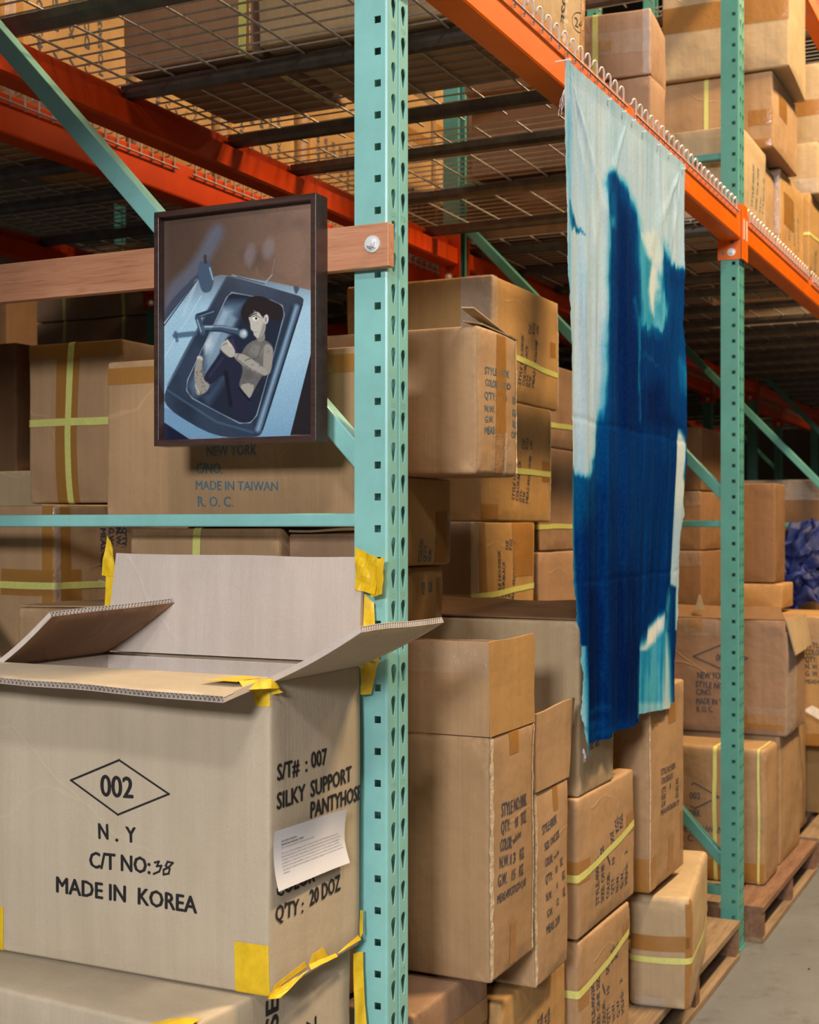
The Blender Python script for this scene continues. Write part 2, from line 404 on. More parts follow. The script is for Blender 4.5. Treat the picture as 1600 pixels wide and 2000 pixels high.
    def sheet(s, P, t=.005, mat='tan', name='flap', bow=0, wob=.003, nu=8, nv=6, m2=None, edge=True):
        "cardboard sheet on corner points P00,P10,P11,P01 (box coordinates), bowed along its normal"
        P = [Vector(p) for p in P]; nm = (P[1]-P[0]).cross(P[3]-P[0]).normalized(); sd = s.sd
        def fn(u, v):
            p = (P[0]*(1-u)+P[1]*u)*(1-v)+(P[3]*(1-u)+P[2]*u)*v
            return p+nm*(bow*math.sin(math.pi*v)*.5+bow*v*v)+noise.noise_vector(p*11+sd)*wob*(.2+v)
        mb = MB(); mb.slab(fn, lambda u, v: nm, t, nu, nv)
        return mb.build(name, [M.get(mat+'_flap', M[mat])], s.e, smooth=False)

def torn_edge(bx, face, u, w=.012, v0=0., v1=1., seed=1):
    "frayed strip of lifted liner along a vertical corner"
    rg = random.Random(seed); n = int((v1-v0)*bx.H/.008); mb = MB(); vs = []
    for i in range(n+1):
        v = (v0+(v1-v0)*i/n)*bx.H; k = noise.noise(Vector((seed, v*38, 0)))*w*.5; k2 = noise.noise(Vector((seed+5, v*60, 0)))*w*.35; o = .0012+.0028*abs(noise.noise(Vector((seed+9, v*45, 0))))
        vs += [bx.S(bx.fp(face, max(.001, u+k2), v), .0008), bx.S(bx.fp(face, u+w*.5+k*.4, v), o), bx.S(bx.fp(face, u+w+k, v), .0008+o*.3)]
    mb.add(vs, [(3*i+j, 3*i+3+j, 3*i+4+j, 3*i+1+j) for i in range(n) for j in (0, 1)][:])
    return mb.build('torn_edge', M['tornedge'], bx.e)
def pbox(name, label, px, c, l, r, ty, by, yaw=0, W=None, L=None, z1=None, z0=None, x0=None, **k):
    """near vertical edge seen at column px on the plane y=c (or x=x0); l, r: columns where the two visible faces end; ty, by: rows"""
    if x0 is None: x = at_y(px, c); y = c
    else: x = x0; y = at_x(px, x0) if c is None else c
    ya = math.radians(yaw)
    if L is None: L = solve(r, x, y, math.cos(ya), math.sin(ya))
    if W is None: W = solve(l, x, y, -math.sin(ya), math.cos(ya))
    if z1 is None: z1 = zr(ty, x, y)
    else: z1 += HC
    if z0 is None: z0 = zr(by, x, y)
    else: z0 += HC
    return Box(name, label, x, y, z0, L, W, z1-z0, yaw, **k)

# ---------------------------------------------------------------- uprights, beams, decks
PW, PD = .077, .060
def upright_mesh(cells, name='post'):
    P = .0508; z00 = (HC-.059) % P; H = z00+cells*P
    prof = [(.016,.060),(0,.060),(0,.034),'W',(0,.0045),(.0012,.0012),(.0045,0),'A',(.0355,0),(.0375,.003),(.0405,.003),(.0425,0),'B',
            (.0725,0),(.0758,.0012),(.077,.0045),(.077,.034),(.077,.060),(.061,.060)]
    mb = MB(); pts = []
    for q in prof:
        if isinstance(q, str): pts.append(q)
        else: pts.append(q)
    def hole(kind):
        if kind == 'W':
            h = .0057; return [(-h,-h),(0,-h),(h,-h),(h,0),(h,h),(0,h),(-h,h),(-h,0)]
        o = []
        for k in range(10):
            a = math.radians(-20+k*(220/9)); o.append((.0090*math.cos(a), .0050+.0090*math.sin(a)))
        for k in range(4):
            a = math.radians(200+k*(140/3)); o.append((.0038*math.cos(a), -.0150+.0036*math.sin(a)))
        return o
    i = 0; last = None; pend = None
    for q in pts:
        if isinstance(q, str): pend = q; continue
        if last is not None:
            (xa, ya), (xb, yb) = last, q; Ln = math.hypot(xb-xa, yb-ya); dx, dy = (xb-xa)/Ln, (yb-ya)/Ln
            if pend is None:
                mb.add([(xa,ya,0),(xb,yb,0),(xb,yb,H),(xa,ya,H)], [(0,1,2,3)])
            else:
                hp = hole(pend); cz = 0 if pend == 'W' else .0231
                cu = {'W': .034-.018, 'A': .0215-.0045, 'B': .057-.0425}[pend]
                us, ue = 0, Ln
                zs = z00+cz
                while zs-P > P/2: zs -= P
                lo = zs-P/2
                if lo > 0: mb.add([(xa,ya,0),(xb,yb,0),(xb,yb,lo),(xa,ya,lo)], [(0,1,2,3)])
                z = zs
                while z+P/2 < H:
                    vs = []; n = len(hp)
                    for (a, b) in hp: vs.append((cu+a, z+b))
                    for (a, b) in hp:
                        ang = math.atan2(b, a); ca, sa = math.cos(ang), math.sin(ang)
                        tx = ((ue-cu)/ca if ca > 1e-9 else (us-cu)/ca if ca < -1e-9 else 1e9)
                        tz = (P/2/abs(sa) if abs(sa) > 1e-9 else 1e9); t = min(tx, tz)
                        vs.append((cu+ca*t, z+sa*t))
                    # corners of the rectangle
                    b0 = len(vs); vs += [(us, z-P/2), (ue, z-P/2), (ue, z+P/2), (us, z+P/2)]
                    fs = []
                    def side(p):
                        if abs(p[1]-(z-P/2)) < 1e-7: return 0
                        if abs(p[0]-ue) < 1e-7: return 1
                        if abs(p[1]-(z+P/2)) < 1e-7: return 2
                        return 3
                    for k in range(n):
                        k2 = (k+1) % n; A, B = vs[n+k], vs[n+k2]; sa_, sb_ = side(A), side(B)
                        f = [k, n+k]
                        if sa_ != sb_ and (sb_-sa_) % 4 == 1: f.append(b0+(sa_+1) % 4)
                        f += [n+k2, k2]; fs.append(tuple(f))
                    mb.add([(xa+dx*u, ya+dy*u, zz) for u, zz in vs], fs); z += P
                hi = z-P/2
                if hi < H: mb.add([(xa,ya,hi),(xb,yb,hi),(xb,yb,H),(xa,ya,H)], [(0,1,2,3)])
                pend = None
        last = q
    me = mb.mesh(name)
    bm = bmesh.new(); bm.from_mesh(me)
    for f in bm.faces:
        c = f.calc_center_median(); f.normal_update(); c0 = Vector((.0385, .030, 0)); ex = None
        nrm = f.normal
        # outward = away from the channel's inside
        if abs(nrm.x) > .9: want = Vector((-1 if c.x < .0385 else 1, 0, 0))
        elif c.y > .05: want = Vector((0, 1, 0))
        else: want = Vector((c.x-.0385 if abs(nrm.x) > .5 else 0, -1, 0)) if c.y < .004 else nrm
        if nrm.dot(want) < 0: f.normal_flip()
    bmesh.ops.remove_doubles(bm, verts=bm.verts, dist=1e-6)
    bmesh.ops.triangulate(bm, faces=[f for f in bm.faces if len(f.verts) > 4])
    bm.to_mesh(me); bm.free()
    return me, H
POST_ME, POST_H = upright_mesh(84)
POST_ME.materials.append(M['green']); POST_SHADED = POST_ME.copy(); POST_SHADED.materials[0] = M['green_shaded']
RD = 1.06                                                       # frame depth
def channel(p, q, w, d, mat, name, parent, up=(1, 0, 0)):
    mb = MB(); mb.bar(p, q, w, d, up)
    o = mb.build(name, mat, parent); b = o.modifiers.new('b', 'BEVEL'); b.width = .003; b.segments = 2; return o
def frame(x, y, label, rear=True, group=None):
    e = empty('upright_frame', (x, y, 0), 0, label, 'rack frame', group)
    for k, (lx, ly, rz) in enumerate(((0, 0, 0), (PW, RD, math.pi))):
        o = bpy.data.objects.new('post', POST_ME if x < 2 else POST_SHADED); col.objects.link(o); o.parent = e; o.location = (lx, ly, .006); o.rotation_euler = (0, 0, rz)
        md = o.modifiers.new('s', 'SOLIDIFY'); md.thickness = .0022; md.offset = -1
        fm = MB(); fm.box((lx-(.004 if not k else .084), ly-(.004 if not k else .066), 0), (lx+(.084 if not k else .004), ly+(.066 if not k else .004), .006))
        fm.build('foot_plate', M['green_shaded'], e)
    for hz in (-1.195, .012, 1.222):
        channel((PW/2, PD, HC+hz), (PW/2, RD-PD, HC+hz), .022 if hz > -1 else .03, .034, M['green' if x < 2 else 'green_shaded'], 'horizontal_brace', e)
        if hz < 1: channel((PW/2, PD*.9, HC+hz+.09), (PW/2, RD-PD*.9, HC+hz+1.09), .034, .034, M['green' if x < 2 else 'green_shaded'], 'diagonal_brace', e)
    return e
ZB, ZT = HC+.935, HC+1.035
def bolt(p, axis, r, parent, name='bolt', mat='chrome'):
    mb = MB(); a = Vector(axis).normalized(); p = Vector(p)
    mb.tube([p, p+a*r*.18], r, 20); mb.tube([p+a*r*.18, p+a*r*.32], r*.72, 6); mb.tube([p+a*r*.32, p+a*r*.75], r*.55, 6); mb.tube([p+a*r*.75, p+a*r*.95], r*.42, 12)
    return mb.build(name, M[mat], parent)
def beam(xa, xb, y, z, label, front=True, mat='orange', group=None, sign=1):
    "load beam between posts; sign +1: its face is towards -y"
    e = empty('load_beam', (xa, y, z), 0, label, 'rack beam', group); L = xb-xa; s_ = sign
    prof = [(0, .006), (.002, .0015), (.006, 0), (.060, 0), (.066, .006), (.066, .060), (.030, .062), (.030, .094), (.026, .100), (.006, .100), (0, .094)]
    mb = MB(); n = len(prof); vs = [(X, s_*a, b) for X in (0.004, L-.004) for a, b in prof]
    fs = [(k, (k+1) % n, n+(k+1) % n, n+k) for k in range(n)]+[tuple(range(n)), tuple(range(n, 2*n))[::-1]]
    if s_ > 0: fs = [f[::-1] for f in fs]
    mb.add(vs, fs); mb.build('beam_tube', M[mat], e)
    for sx, X in ((1, 0), (-1, L)):
        c = MB()
        c.box((X, min(0, s_*.075), -.062), (X+sx*.004, max(0, s_*.075), .118)) if sx > 0 else c.box((X-.004, min(0, s_*.075), -.062), (X, max(0, s_*.075), .118))
        a0, a1 = (X-.040, X+.004) if sx > 0 else (X-.004, X+.040)
        c.box((a0, min(-.005*s_, -.002*s_), -.062), (a1, max(-.005*s_, -.002*s_), .118))
        o = c.build('end_connector', M[mat], e)
        if sx < 0:
            bolt((X-.004, s_*.030, -.038), (-1, 0, 0), .013, o)
            h = MB()
            for yy, zz in ((.028, -.006), (.058, -.040)): h.tube([(X-.0042, s_*yy, zz), (X-.0052, s_*yy, zz)], .006, 12)
            h.build('connector_hole', M['channel'], o)
        lb = MB(); lb.box((a0+.018, -.0058*s_ if s_ > 0 else .0052, .005), (a1-.010, -.0052*s_ if s_ > 0 else .0058, .072)); lb.build('connector_label', M['paint_white'], o)
    return e
def deck_meshes():
    W = 1.165; R = .0026; Y0, Y1 = -.010, RD+.010; ztop = .0
    mb = MB(); n = 23
    for i in range(n):
        x = .03+i*(W-.05)/(n-1)
        for sgn, ya in ((-1, Y0), (1, Y1)):
            pass
        a = -.013
        front = [(x, Y0, -.038), (x, Y0, ztop+.003), (x+a*.12, Y0+.0005, ztop+.009), (x+a*.35, Y0+.002, ztop+.013), (x+a*.65, Y0+.004, ztop+.013), (x+a*.9, Y0+.0055, ztop+.009), (x+a, Y0+.007, ztop+.003), (x+a, Y0+.010, ztop), (x+a, Y0+.016, ztop)]
        back = [(x+a, Y1-.004, ztop), (x+a, Y1, ztop-.004), (x+a, Y1, -.045)]
        mb.tube(front+back, R, 4)
    for z in (-.030,):
        mb.tube([(0.006, Y0-.005, z), (W-.006, Y0-.005, z)], .0028, 5); mb.tube([(0.006, Y1+.004, z), (W-.006, Y1+.004, z)], .0028, 5)
    k = 9
    for i in range(k):
        y = .07+i*(RD-.14)/(k-1); mb.tube([(.01, y, ztop-.0055), (W+.0, y, ztop-.0055)], .0030, 5)
    wm = mb.mesh('wire_mesh'); wm.materials.append(M['wire'])
    c = MB(); pr = [(-.024, 0), (-.021, -.016), (-.012, -.026), (0, -.030), (.012, -.026), (.021, -.016), (.024, 0)]
    yv = (.034, RD-.034); b = [(a, Y, h-.009) for Y in yv for a, h in pr]; m = len(pr)
    c.add(b, [(q, q+1, m+q+1, m+q) for q in range(m-1)]+[(0, m, 2*m-1, m-1), tuple(range(m))[::-1], tuple(range(m, 2*m))])
    cm = c.mesh('support_channel'); cm.materials.append(M['channel'])
    return wm, cm
WM, CM = deck_meshes()
def deck(x, y, z, label, group=None, ch=(.13, .58, 1.03)):
    e = empty('wire_deck', (x, y, z), 0, label, 'wire deck', group)
    o = bpy.data.objects.new('wire_mesh', WM); col.objects.link(o); o.parent = e; o['kind'] = 'stuff'
    for cx in ch:
        o = bpy.data.objects.new('support_channel', CM); col.objects.link(o); o.parent = e; o.location = (cx, 0, 0)
    return e
X1, X2, X3 = 1.9425, 4.475, 7.007; YA, YB = .983, 2.29
frame(X1-2.532, YA, 'green upright beside the camera, left out of view')
FR1 = frame(X1, YA, 'nearest seafoam green upright, holding the wooden board and framed picture')
frame(X2, YA, 'seafoam green upright right of the hanging blue cloth')
fr1 = FR1; pst = [c for c in fr1.children if c.name.startswith('post')][0]
for k in range(-3, 5):
    zz = HC-.112+.3048*k
    for t, xx in (('USI', .0145), ('F20', .0495)):
        vs, fs, gx0, gw = glyphs(t, 0, 2); mb = MB(); mb.add([(xx+(x-gx0)/gw*.015, -.0003, zz-.006+y*.0085/CAP) for x, y in vs], fs)
        mb.build('stamped_mark', plain('stamped_paint', S(150,204,194), .4) if 'stamped_paint' not in bpy.data.materials else bpy.data.materials['stamped_paint'], pst)
frame(X3, YA, 'far green upright whose diagonal brace shows beyond the right post')
frame(X2, YB, 'green upright of the back row, with bolted orange clip, left of picture')
frame(X3, YB, 'dim green upright in the back row behind the amber cartons')
X4, X5, X6 = 9.539, 12.071, 14.603
for x, t in ((X4, 'third'), (X5, 'fourth'), (X6, 'fifth')):
    frame(x, YA, 'distant upright of the front row, %s bay end' % t); frame(x, YB, 'distant upright of the back row, %s bay end' % t)
# beams (level one at 2.32 m, level two above)
g1 = None
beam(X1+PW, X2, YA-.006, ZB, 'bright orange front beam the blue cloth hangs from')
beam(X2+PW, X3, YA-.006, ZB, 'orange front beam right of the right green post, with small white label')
beam(X1+PW, X2, YA+RD+.006, ZB, 'red-orange rear beam crossing behind the picture frame', mat='orange_shaded', sign=-1)
beam(X2+PW, X3, YA+RD+.006, ZB, 'dark orange rear beam of the bay right of the cloth', mat='orange_shaded', sign=-1)
beam(X1+PW, X2, YB-.006, ZB, 'orange hooked beam of the back row, seen above the picture at left', mat='orange_shaded')
beam(X2+PW, X3, YB-.006, ZB, 'shadowed red front beam of the back row behind the cloth', mat='orange_shaded')
beam(X1+PW, X2, YB+RD+.006, ZB, 'rear beam of the back row meeting the orange clip', mat='orange_shaded', sign=-1)
beam(X2+PW, X3, YB+RD+.006, ZB, 'farthest red beam in the dark behind right post', mat='orange_shaded', sign=-1)
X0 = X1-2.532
beam(X0+PW, X1, YA-.006, ZB, 'orange front beam of the bay beside the camera'); beam(X0+PW, X1, YA+RD+.006, ZB, 'rear beam of the bay beside the camera', mat='orange_shaded', sign=-1)
deck(X0+PW+.01, YA, ZT+.006, 'wire deck of the bay beside the camera, its near half'); deck(X0+PW+1.23, YA, ZT+.006, 'wire deck of the bay beside the camera, its far half')
Z2 = HC+2.145
for a, b, t in ((X1, X2, 'above the near bay'), (X2, X3, 'at upper right corner')):
    beam(a+PW, b, YA-.006, Z2, 'second-level orange beam '+t)
    beam(a+PW, b, YA+RD+.006, Z2, 'second-level rear beam '+t, mat='orange_shaded', sign=-1)
dl = {0: 'wire deck over the near bay, its left half', 1: 'wire deck over the near bay, its right half behind the cloth',
      2: 'wire deck just right of the right green post', 3: 'farthest wire deck on the front row'}
for k, x in enumerate((X1+PW+.01, X1+PW+1.23, X2+PW+.01, X2+PW+1.23)):
    deck(x, YA, ZT+.006, dl[k])
    deck(x, YB, ZT+.006, dl[k].replace('wire deck', 'wire deck of the back row,').replace('on the front row', 'at its end'))
    if k in (1, 2, 3): deck(x, YA, Z2+.106, 'second-level '+dl[k])

for (a, b), t in (((X3, X4), 'third'), ((X4, X5), 'fourth'), ((X5, X6), 'fifth')):
    for y, sg, r_ in ((YA-.006, 1, 'front-row front'), (YA+RD+.006, -1, 'front-row rear'), (YB-.006, 1, 'back-row front'), (YB+RD+.006, -1, 'back-row rear')):
        beam(a+PW, b, y, ZB, '%s orange beam of the %s bay, deep in shadow' % (r_, t), mat='orange_shaded', sign=sg)
    for k in (0, 1):
        for y, r_ in ((YA, 'front'), (YB, 'back')): deck(a+PW+.01+1.22*k, y, ZT+.006, '%s wire deck of the %s-row %s bay, seen from below' % (('nearer', 'farther')[k], r_, t))

# ---------------------------------------------------------------- wooden board and framed picture
XB = X1-.021
e = empty('wooden_board', (XB, YA-.012, 0), 0, 'reddish brown plank bolted across the green upright, carrying the picture', 'board')
mb = MB(); mb.box((0, 0, HC+.411), (.020, 1.30, HC+.4805))
o = mb.build('plank', M['board'], e); b = o.modifiers.new('b', 'BEVEL'); b.width = .0015; b.segments = 2
bolt((0, at_x(728, XB)-(YA-.012), zr(477, XB, at_x(728, XB))), (-1, 0, 0), .0135, e)

XF = 1.883; yr = at_x(617, XF); yl = at_x(300.5, XF)
zt = zr(376, XF, yr); zb_ = zr(861.5, XF, yr); XK = XB-.0005
pe = empty('framed_picture', (XF, yr, 0), 0, 'dark brown framed print of a bare-chested figure curled in a steel sink', 'picture')
Wf, FW = yl-yr, .0098
M_fr = M['walnut']
for nm, P in (('frame_rail', [(0, zb_), (Wf, zb_), (Wf-FW, zb_+FW), (FW, zb_+FW)]), ('frame_rail', [(0, zt), (FW, zt-FW), (Wf-FW, zt-FW), (Wf, zt)]),
              ('frame_rail', [(0, zb_), (FW, zb_+FW), (FW, zt-FW), (0, zt)]), ('frame_rail', [(Wf, zb_), (Wf, zt), (Wf-FW, zt-FW), (Wf-FW, zb_+FW)])):
    mb = MB(); d = XK-XF
    mb.add([(0, a, b) for a, b in P]+[(d, a, b) for a, b in P], [(0,1,2,3), (7,6,5,4), (0,4,5,1), (1,5,6,2), (2,6,7,3), (3,7,4,0)])
    bm = bmesh.new(); me = mb.mesh(nm); bm.from_mesh(me); bmesh.ops.recalc_face_normals(bm, faces=bm.faces); bm.to_mesh(me); bm.free()
    o = link(nm, me, M_fr, pe); bv = o.modifiers.new('b', 'BEVEL'); bv.width = .0008; bv.segments = 2
mb = MB(); mb.box((.0165, FW*.5, zb_+FW*.5), (d-.0005, Wf-FW*.5, zt-FW*.5)); mb.build('backing', M['black'], pe)

# flat prints: colours computed per vertex on a fine grid
def vnoise(X, Y, sx, sy, seed, octs=4):
    out = np.zeros_like(X); amp = 1; tot = 0
    for o_ in range(octs):
        rs = np.random.RandomState(seed+o_*17); g = rs.rand(64, 64)
        x = X/sx*(2**o_); y = Y/sy*(2**o_); xi = np.floor(x).astype(int); yi = np.floor(y).astype(int)
        fx = x-xi; fy = y-yi; fx = fx*fx*(3-2*fx); fy = fy*fy*(3-2*fy)
        v = (g[xi % 64, yi % 64]*(1-fx)+g[(xi+1) % 64, yi % 64]*fx)*(1-fy)+(g[xi % 64, (yi+1) % 64]*(1-fx)+g[(xi+1) % 64, (yi+1) % 64]*fx)*fy
        out += v*amp; tot += amp; amp *= .5
    return out/tot
def sdpoly(X, Y, P):
    P = np.array(P, float); d = np.full(X.shape, 1e9); ins = np.zeros(X.shape, bool)
    for (ax, ay), (bx, by) in zip(P, np.roll(P, -1, 0)):
        ex, ey = bx-ax, by-ay; wx, wy = X-ax, Y-ay
        t = np.clip((wx*ex+wy*ey)/max(1e-9, ex*ex+ey*ey), 0, 1)
        d = np.minimum(d, (wx-ex*t)**2+(wy-ey*t)**2)
        c = ((ay > Y) != (by > Y)) & (X < (bx-ax)*(Y-ay)/(by-ay+1e-12)+ax); ins ^= c
    d = np.sqrt(d); return np.where(ins, -d, d)
def sdline(X, Y, P):
    d = np.full(X.shape, 1e9)
    for (ax, ay), (bx, by) in zip(P, P[1:]):
        ex, ey = bx-ax, by-ay; wx, wy = X-ax, Y-ay
        t = np.clip((wx*ex+wy*ey)/max(1e-9, ex*ex+ey*ey), 0, 1); d = np.minimum(d, (wx-ex*t)**2+(wy-ey*t)**2)
    return np.sqrt(d)
def sm(d, f): return np.clip(.5-d/f, 0, 1)
class Paint:
    def __init__(s, X, Y, base, smooth=0): s.smooth = smooth; s.X, s.Y = X, Y; s.c = np.ones(X.shape+(3,))*np.array(base, float)
    def mixm(s, m, c): s.c = s.c*(1-m[..., None])+np.asarray(c, float)*m[..., None]
    def poly(s, P, c, f=4, a=1.0, dx=0, dy=0):
        for _ in range(s.smooth):
            P = [q for (ax, ay), (bx, by) in zip(P, P[1:]+P[:1]) for q in ((ax*.78+bx*.22, ay*.78+by*.22), (ax*.22+bx*.78, ay*.22+by*.78))]
        s.mixm(sm(sdpoly(s.X+dx, s.Y+dy, P), f)*a, c)
    def line(s, P, c, w, f=3, a=1.0): s.mixm(sm(sdline(s.X, s.Y, P)-w/2, f)*a, c)
    def ell(s, cx, cy, rx, ry, c, f=.15, a=1.0, rot=0):
        ca, sa = math.cos(rot), math.sin(rot); u = (s.X-cx)*ca+(s.Y-cy)*sa; v = -(s.X-cx)*sa+(s.Y-cy)*ca
        s.mixm(np.clip((1-np.sqrt((u/rx)**2+(v/ry)**2))/f+.5, 0, 1)*a, c)
    def lin(s):
        c = np.clip(s.c, 0, 255)/255; return np.where(c > .04045, ((c+.055)/1.055)**2.4, c/12.92)
def color_attr(me, lin):
    a = me.color_attributes.new('print', 'FLOAT_COLOR', 'POINT'); v = np.ones((len(me.vertices), 4), np.float32); v[:, :3] = lin.reshape(-1, 3)
    a.data.foreach_set('color', v.ravel())
def printmat(name, rough, spec, sheen=0, bmp=0, coat=0):
    m, nt, bs = newmat(name); a = nt.nodes.new('ShaderNodeVertexColor'); a.layer_name = 'print'
    nt.links.new(a.outputs[0], bs.inputs['Base Color']); bs.inputs['Roughness'].default_value = rough; bs.inputs['Specular IOR Level'].default_value = spec
    if bmp:
        n = noise_tex(nt, 1, mscale=(260, 260, 60), detail=4); n2 = noise_tex(nt, 1, mscale=(60, 60, 12), detail=4); bump(nt, bs, ((n, bmp, .002), (n2, bmp, .004)))
    if coat: bs.inputs['Coat Weight'].default_value = coat; bs.inputs['Coat Roughness'].default_value = .25
    return m
XP = XF+.016                                                   # print plane
ya_, yb2 = yr+FW*.6, yl-FW*.6; za_, zb3 = zb_+FW*.6, zt-FW*.6
nu, nv = 330, 410
U, V = np.meshgrid(np.linspace(yb2, ya_, nu), np.linspace(za_, zb3, nv))          # left to right, bottom to top
DP = VC*XP+VS*U; PXx = PX0+F*(VS*XP-VC*U)/DP; PYy = PY0-F*(V-HC)/DP
CX, CY = (PXx-300)*3.922, (PYy-370)*3.922                                          # picture composition grid
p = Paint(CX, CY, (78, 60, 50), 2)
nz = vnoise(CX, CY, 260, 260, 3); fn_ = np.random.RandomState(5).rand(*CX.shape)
p.mixm(np.clip((CX-300)/900, 0, 1)*.75, (150, 120, 102)); p.mixm(np.clip((nz-.5)*2, 0, 1)*.35, (34, 26, 26))  # brown lightening to the right: reflected haze painted into the print
p.poly([(80,760),(300,560),(460,250),(560,300),(430,560),(80,1030)], (92, 98, 116), 60, .8)
p.poly([(80,900),(420,560),(430,600),(80,1045)], (58, 66, 86), 14, .9)
p.smooth = 0
counter = [(60,1045),(330,700),(520,655),(860,700),(1240,780),(1240,1200),(1045,1900),(480,1900),(60,1680)]
p.poly(counter, (150, 186, 206), 8)
m = sm(sdpoly(CX, CY, counter), 8)
p.mixm(m*np.clip((CY-1250)/700, 0, 1)*.65, (86, 128, 164)); p.mixm(m*np.clip((900-CY)/260, 0, 1)*.75, (84, 84, 96))
p.mixm(m*np.clip((CX-900)/300, 0, 1)*np.clip(1-abs(CY-1000)/500, 0, 1)*.4, (176, 208, 222))
p.line([(80,1290),(370,810)], (190, 214, 226), 5, 5, .8); p.line([(230,960),(330,700)], (176, 200, 214), 22, 20, .6); p.line([(80,1045),(330,700)], (30, 34, 50), 7, 5)
p.poly([(20,1640),(300,1780),(560,1930),(240,1960),(20,1780)], (104, 142, 172), 8); p.poly([(-60,1740),(90,1790),(300,1930),(-60,2030)], (18, 22, 46), 8)
p.poly([(1216,1215),(1250,1215),(1250,1880),(1048,1880)], (30, 24, 28), 5)
for k in range(5): p.line([(1080+k*30,1800-k*120),(1240,1840-k*120)], (46, 36, 38), 4, 4, .6)
p.smooth = 2
sink = [(545,680),(575,660),(1120,815),(1150,840),(1145,875),(840,1850),(800,1900),(470,1900),(84,1670),(84,1525)]
p.poly(sink, (44, 58, 78), 6)
m = sm(sdpoly(CX, CY, sink), 6)
p.mixm(m*np.clip((nz-.42)*3, 0, 1)*.55, (22, 28, 42)); p.mixm(m*np.clip((1100-CY)/500, 0, 1)*.45, (92, 90, 98))
p.line([(1095,900),(960,1330),(800,1840)], (128, 160, 184), 34, 30, .9); p.line([(1060,900),(925,1330),(770,1800)], (30, 44, 62), 26, 20, .8); p.line([(1140,880),(835,1840)], (20, 30, 46), 8, 6)
p.line([(540,690),(110,1500)], (98, 124, 148), 16, 16, .6); p.line([(110,1540),(480,1780),(760,1860)], (78, 104, 132), 14, 14, .6)
basin = [(560,830),(600,790),(900,850),(985,890),(1000,960),(790,1730),(740,1785),(660,1790),(300,1600),(255,1540),(262,1460)]
p.line(basin+basin[:1], (176, 198, 212), 9, 7, .8)
p.poly(basin, (30, 38, 56), 6); m = sm(sdpoly(CX, CY, basin), 6)
p.mixm(m*sm(sdpoly(CX, CY, [(560,860),(700,860),(430,1500),(300,1590),(262,1500)]), 70)*.9, (104, 132, 158))
p.mixm(m*sm(sdpoly(CX, CY, [(400,1150),(530,900),(600,930),(470,1250),(420,1330)]), 60), (176, 208, 226))
p.mixm(m*sm(sdpoly(CX, CY, [(380,1180),(440,1120),(450,1200),(400,1260)]), 40), (226, 240, 248))
p.mixm(m*sm(sdpoly(CX, CY, [(590,960),(640,990),(480,1300),(400,1400)]), 30)*.8, (158, 190, 210))
p.mixm(m*sm(sdpoly(CX, CY, [(300,1500),(330,1600),(420,1560),(540,1400),(560,1450),(420,1660)]), 60)*.7, (80, 108, 138))
p.poly([(345,560),(400,540),(440,570),(467,690),(440,785),(370,795),(335,650)], (66, 82, 104), 8); p.line([(430,600),(455,690)], (150, 176, 196), 10, 8); p.line([(395,510),(398,560)], (60, 50, 50), 22, 8)
p.line([(600,655),(855,715),(908,655)], (146, 168, 184), 7, 5, .9); p.line([(640,668),(850,722)], (40, 44, 58), 6, 5)
for cx, cy in ((740,500),(880,450)): p.ell(cx, cy, 42, 80, (128, 120, 124), .8, .6, .2)
p.line([(905,655),(930,530)], (140, 130, 128), 5, 5, .6); p.line([(790,600),(790,655)], (140,130,128), 4, 4, .5); p.line([(735,560),(735,610)], (140,130,128), 4, 4, .5)
p.poly([(1065,735),(1125,745),(1090,815)], (70, 78, 96), 6)
p.line([(165,1120),(310,1105)], (62, 88, 112), 40, 12, .85); p.line([(168,1095),(180,1160)], (62, 88, 112), 22, 12, .85)
p.line([(340,970),(465,930)], (40, 52, 70), 40, 6); p.line([(345,975),(460,935)], (120, 146, 166), 8, 6, .8)
p.line([(340,985),(375,1095)], (58, 74, 96), 46, 6); p.line([(335,1000),(365,1090)], (150, 178, 196), 9, 7, .9)
p.line([(390,1062),(520,1062),(640,1085),(680,1112)], (70, 90, 112), 46, 6); p.line([(395,1052),(520,1050),(640,1072)], (166, 192, 208), 12, 9, .9); p.line([(400,1082),(520,1086),(620,1112)], (24, 34, 50), 10, 8, .9)
p.ell(690, 1105, 30, 34, (196, 216, 228), .6); p.ell(694, 1100, 12, 14, (250, 252, 255), .6)
p.mixm(sm(sdpoly(CX, CY, basin), 6)*.25, (16, 22, 36)); skin, sh = (140, 136, 128), (78, 76, 76)
navy = (30, 33, 54)
p.poly([(310,1400),(330,1300),(352,1270),(378,1280),(372,1360),(395,1460),(435,1495),(410,1550),(345,1582),(322,1560)], skin, 6); p.line([(380,1300),(375,1400),(400,1470)], sh, 10, 8, .8); p.line([(320,1500),(350,1560)], (186,182,172), 8, 8, .8)
for k in range(4): p.ell(338+k*11, 1285+abs(k-1)*7, 7, 14, (176, 172, 164), .5)
p.poly([(378,1440),(520,1240),(560,1130),(610,1120),(655,1150),(665,1300),(660,1440),(770,1660),(730,1770),(620,1730),(550,1540),(545,1400),(440,1500),(400,1470)], navy, 7)
p.line([(555,1400),(590,1650)], (14, 15, 28), 26, 18, .9); p.line([(600,1150),(640,1300)], (52, 58, 86), 20, 18, .8); p.line([(430,1430),(530,1290)], (46, 50, 76), 16, 16, .8)
p.poly([(655,1300),(700,1200),(770,1150),(850,1150),(905,1185),(918,1260),(880,1330),(840,1420),(800,1480),(732,1615),(690,1560),(648,1500),(690,1390)], (96, 94, 92), 7)
p.ell(790, 1230, 60, 50, (122, 120, 114), .8, .8); p.line([(830,1200),(800,1290),(740,1310)], sh, 9, 9, .8); p.ell(720, 1420, 40, 36, (84, 82, 82), .8, .9)
